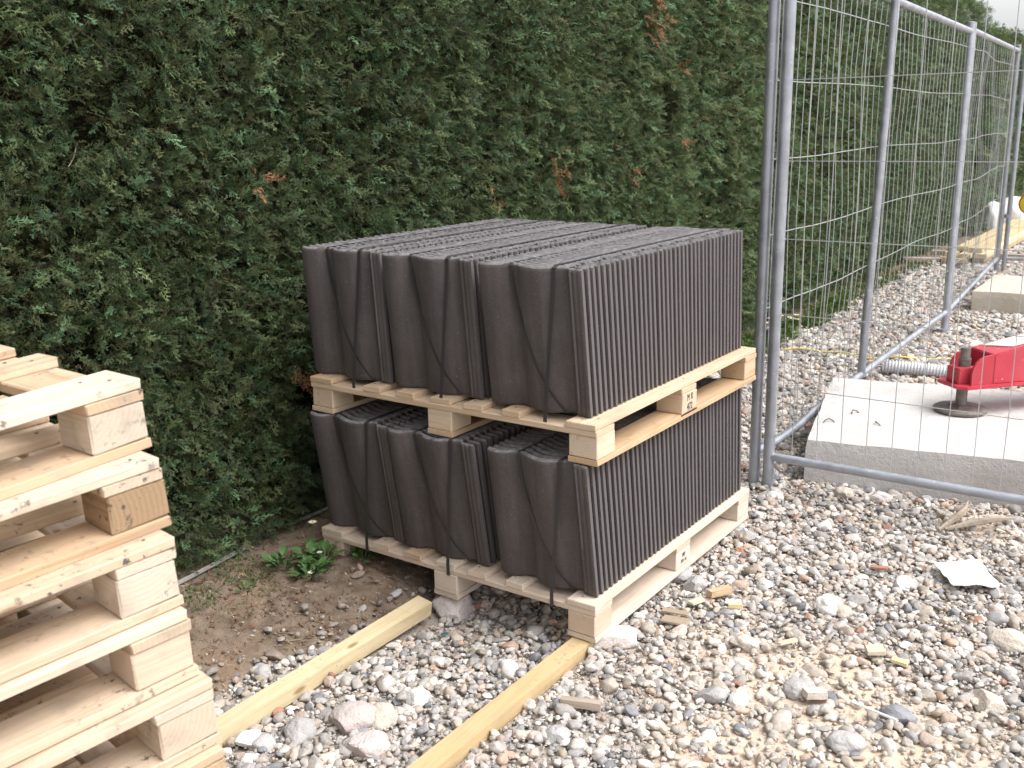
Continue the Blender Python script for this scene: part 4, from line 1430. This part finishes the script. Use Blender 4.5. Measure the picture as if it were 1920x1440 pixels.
# ------------------------------------------------------------------ larger single stones and litter on the gravel
CB = [(-0.44, -0.77, .085, 'cobble_grey', 0, 'rounded grey cobble between the two battens near the bottom edge'),
      (0.36, 0.28, .075, 'cobble_buff', .3, 'squarish pale cobble right of the near batten end'),
      (1.01, 0.73, .10, 'cobble_buff', 0, 'large rounded buff cobble near the right edge'),
      (0.39, -0.04, .075, 'cobble_grey', .5, 'angular blue grey cobble in the sandy patch'),
      (-0.25, -0.72, .11, 'rubble', .8, 'large pinkish angular stone left of the near batten'),
      (0.58, 0.12, .075, 'cobble_grey', 0, 'smooth grey cobble lower centre right'),
      (0.84, 0.14, .08, 'cobble_dark', .6, 'dark angular cobble near the thin white stick'),
      (0.22, 1.67, .085, 'cobble_buff', .2, 'buff stone lying at the foot of the white slab, right of the posts'),
      (-0.49, -0.86, .07, 'cobble_grey', 0, 'grey oval cobble beside the white plaster scrap'),
      (-0.01, 1.50, .07, 'cobble_pale', 0, 'pale egg shaped pebble in front of the twin fence posts'),
      (0.04, 1.06, .085, 'cobble_grey', .8, 'grey wedge shaped stone right of the bottom pallet'),
      (0.06, 0.56, .095, 'cobble_grey', .9, 'flat pointed grey stone beside the bottom pallet, under its stamp'),
      (0.49, 0.66, .10, 'cobble_pale', .8, 'pale flat broken stone in the middle of the right hand gravel'),
      (0.36, 1.72, .08, 'rubble', .2, 'pinkish oval stone against the foot of the white slab'),
      (1.02, 0.34, .09, 'cobble_buff', .3, 'big buff cobble low at the right edge'),
      (0.46, -0.02, .06, 'cobble_pale', 0, 'small pale rounded cobble beside the angular blue grey one'),
      (-0.06, 0.62, .075, 'cobble_dark', .3, 'dark stone half under the right side of the bottom pallet'),
      (-0.76, -0.62, .065, 'cobble_grey', .4, 'grey stone on the soil edge left of the long batten'),
      (-0.69, -0.41, .045, 'brick_red', .4, 'small red stone on the soil edge beside the long batten'),
      (-0.17, 0.30, .06, 'cobble_dark', .2, 'dark stone in the shade under the near edge of the bottom pallet'),
      (-0.74, -0.05, .045, 'cobble_grey', .7, 'small pale triangular stone on the soil by the long batten end'),
      (-0.29, -0.47, .075, 'cobble_pale', .7, 'white angular stone between the two battens'),
      (-0.36, -0.66, .115, 'rubble', .1, 'large pale rounded stone in the middle between the battens'),
      (-0.31, -0.60, .09, 'cobble_buff', .3, 'buff stone leaning on the large pale rounded one'),
      (0.08, 0.93, .05, 'brick_red', .7, 'red brick fragment right of the bottom pallet'),
      (0.13, -0.42, .07, 'cobble_grey', .2, 'grey cobble just right of the near batten'),
      (0.76, -0.05, .08, 'cobble_grey', .1, 'grey cobble near the lower right corner'),
      (0.65, 0.95, .075, 'cobble_pale', .3, 'pale cobble left of the white board scrap')]
for i, (x, y, s, m, ang, lb_) in enumerate(CB):
    link('cobble', rock_mesh('cobble', 200+i, (s*1.2, s*.95, s*.7), M[m], 0.22, 4, ang), None, (x, y, gh(x, y, False)+s*.20), (rnd.uniform(-.2, .2), rnd.uniform(-.2, .2), rnd.uniform(0, 6)), label=lb_, cat='stone', group='larger stones among the gravel')

def sheet(name, pts, mat, label, cat, th=0.002, wav=0.006, zoff=0.045, group=None):
    """thin warped sheet from four ground corners"""
    vs, fs = [], []
    n = 12
    for lay in (1, 0):
        for j in range(n+1):
            for i in range(n+1):
                u, v_ = i/n, j/n
                P_ = (Vector(pts[0]).lerp(Vector(pts[1]), u)).lerp(Vector(pts[3]).lerp(Vector(pts[2]), u), v_)
                e = 0.004*mn.noise(Vector((u*5, v_*5, 2))) if (i in (0, n) or j in (0, n)) else 0
                vs.append((P_.x+e, P_.y+e, gh(P_.x, P_.y, False)+zoff+wav*mn.noise(Vector((u*3, v_*3, 1)))+(th if lay else 0)))
    k = (n+1)**2
    for j in range(n):
        for i in range(n):
            q = j*(n+1)+i
            fs.append((q, q+1, q+n+2, q+n+1))
            fs.append((k+q+n+1, k+q+n+2, k+q+1, k+q))
    for i in range(n):
        fs.append((k+i, k+i+1, i+1, i))
        q = n*(n+1)
        fs.append((q+i, q+i+1, k+q+i+1, k+q+i))
        fs.append((i*(n+1), (i+1)*(n+1), k+(i+1)*(n+1), k+i*(n+1)))
        q = n
        fs.append((q+(i+1)*(n+1), q+i*(n+1), k+q+i*(n+1), k+q+(i+1)*(n+1)))
    return link(name, pymesh(name, vs, fs, mat), None, label=label, cat=cat, group=group)
sheet('board_scrap', [(0.71, 1.09), (0.80, 0.955), (0.925, 1.04), (0.83, 1.21)], M['paper'], 'white sheet of board lying on the gravel at the right', 'board scrap', 0.003, 0.012)
def chip(x, y, sx_, sy_, sz_, rz, mat, label, name='wood_offcut', tilt=0.1, grp='wood offcuts and chips on the gravel', cat='wood offcut', dz=0.02):
    link(name, box_mesh(name, (sx_, sy_, sz_), mat, 0.001, 5), None, (x, y, gh(x, y, False)+sz_/2+dz), (rnd.uniform(-tilt, tilt), rnd.uniform(-tilt, tilt), rz), label=label, cat=cat, group=grp)
chip(0.125, 0.285, .085, .05, .006, 0.15, M['old_wood'], 'small brown piece of shingle right of the near pallet corner', dz=.025)
chip(0.10, 0.335, .085, .028, .006, 0.25, M['old_wood'], 'narrow brown strip touching the small shingle piece', dz=.026)
chip(0.70, 0.42, .05, .045, .012, 0.5, M['chip'], 'square pale wood chip in the lower right gravel', dz=.03)
chip(0.775, 0.40, .045, .025, .010, 0.1, M['chip_yellow'], 'pale yellow chip beside the square pale chip', dz=.028)
chip(0.25, 0.46, .045, .018, .014, 0.5, M['chip_yellow'], 'small bright yellow offcut right of the bottom pallet', dz=.03)
chip(0.165, 0.53, .09, .028, .022, 1.15, M['pine'], 'tapering brown wood block right of the bottom pallet', dz=.026)
chip(0.125, 0.44, .055, .028, .008, 1.2, M['chip'], 'pale splinter beside the tapering wood block', dz=.025)
chip(0.47, 0.33, .07, .016, .008, 1.1, M['chip'], 'pale splinter on the sandy gravel', dz=.027)
chip(0.12, -0.28, .11, .026, .020, 0.5, M['old_wood'], 'rough brown piece of split wood right of the near batten', dz=.022)
chip(0.79, 0.09, .13, .008, .004, -0.25, M['white_plate'], 'thin white stick in the lower right gravel', 'thin_stick', dz=.04, cat='stick')
chip(0.63, 0.10, .06, .035, .02, 0.8, M['cobble_buff'], 'flat buff tile fragment low in the right hand gravel', 'tile_fragment', cat='fragment', grp='fragments', dz=.02)
chip(1.03, 1.30, .12, .05, .03, 1.2, M['chip_yellow'], 'yellow wood offcut cut by the right edge of the picture', dz=.03)
link('plaster_scrap', rock_mesh('plaster_scrap', 77, (0.075, 0.07, 0.03), M['plaster'], 0.25, 4, 1.2), None, (-0.52, -0.88, gh(-0.52, -0.88, False)+0.03), (0.2, 0.1, 0.5), label='scrap of white plaster beside the end of the long batten', cat='plaster scrap', group='fragments')
chip(-0.47, -0.13, .022, .014, .006, 0.9, M['tealchip'], 'small dark teal fragment in the gravel before the propping stone', 'glass_fragment', cat='fragment', grp='fragments', dz=.03)
chip(0.55, 1.0, .055, .02, .008, 0.2, M['brick_red'], 'flat reddish brick sliver left of the white board scrap', 'brick_fragment', cat='fragment', grp='fragments', dz=.03)
# grey driftwood near the slab
def drift(pts, rad, label, name='dry_branch'):
    link(name, tube_mesh(name, [(x, y, gh(x, y, False)+z) for x, y, z in pts], rad, M['old_wood'], 6), None, label=label, cat='branch', group='grey dry branches by the slab')
drift([(0.64, 1.47, .03), (0.67, 1.58, .04), (0.69, 1.68, .05), (0.68, 1.78, .05)], [.006, .013, .012, .003], 'grey dry branch by the slab, left one of the crossing pair')
drift([(0.66, 1.48, .035), (0.73, 1.56, .045), (0.80, 1.66, .045), (0.86, 1.73, .04)], [.004, .014, .013, .004], 'grey dry branch by the slab, right one of the crossing pair')
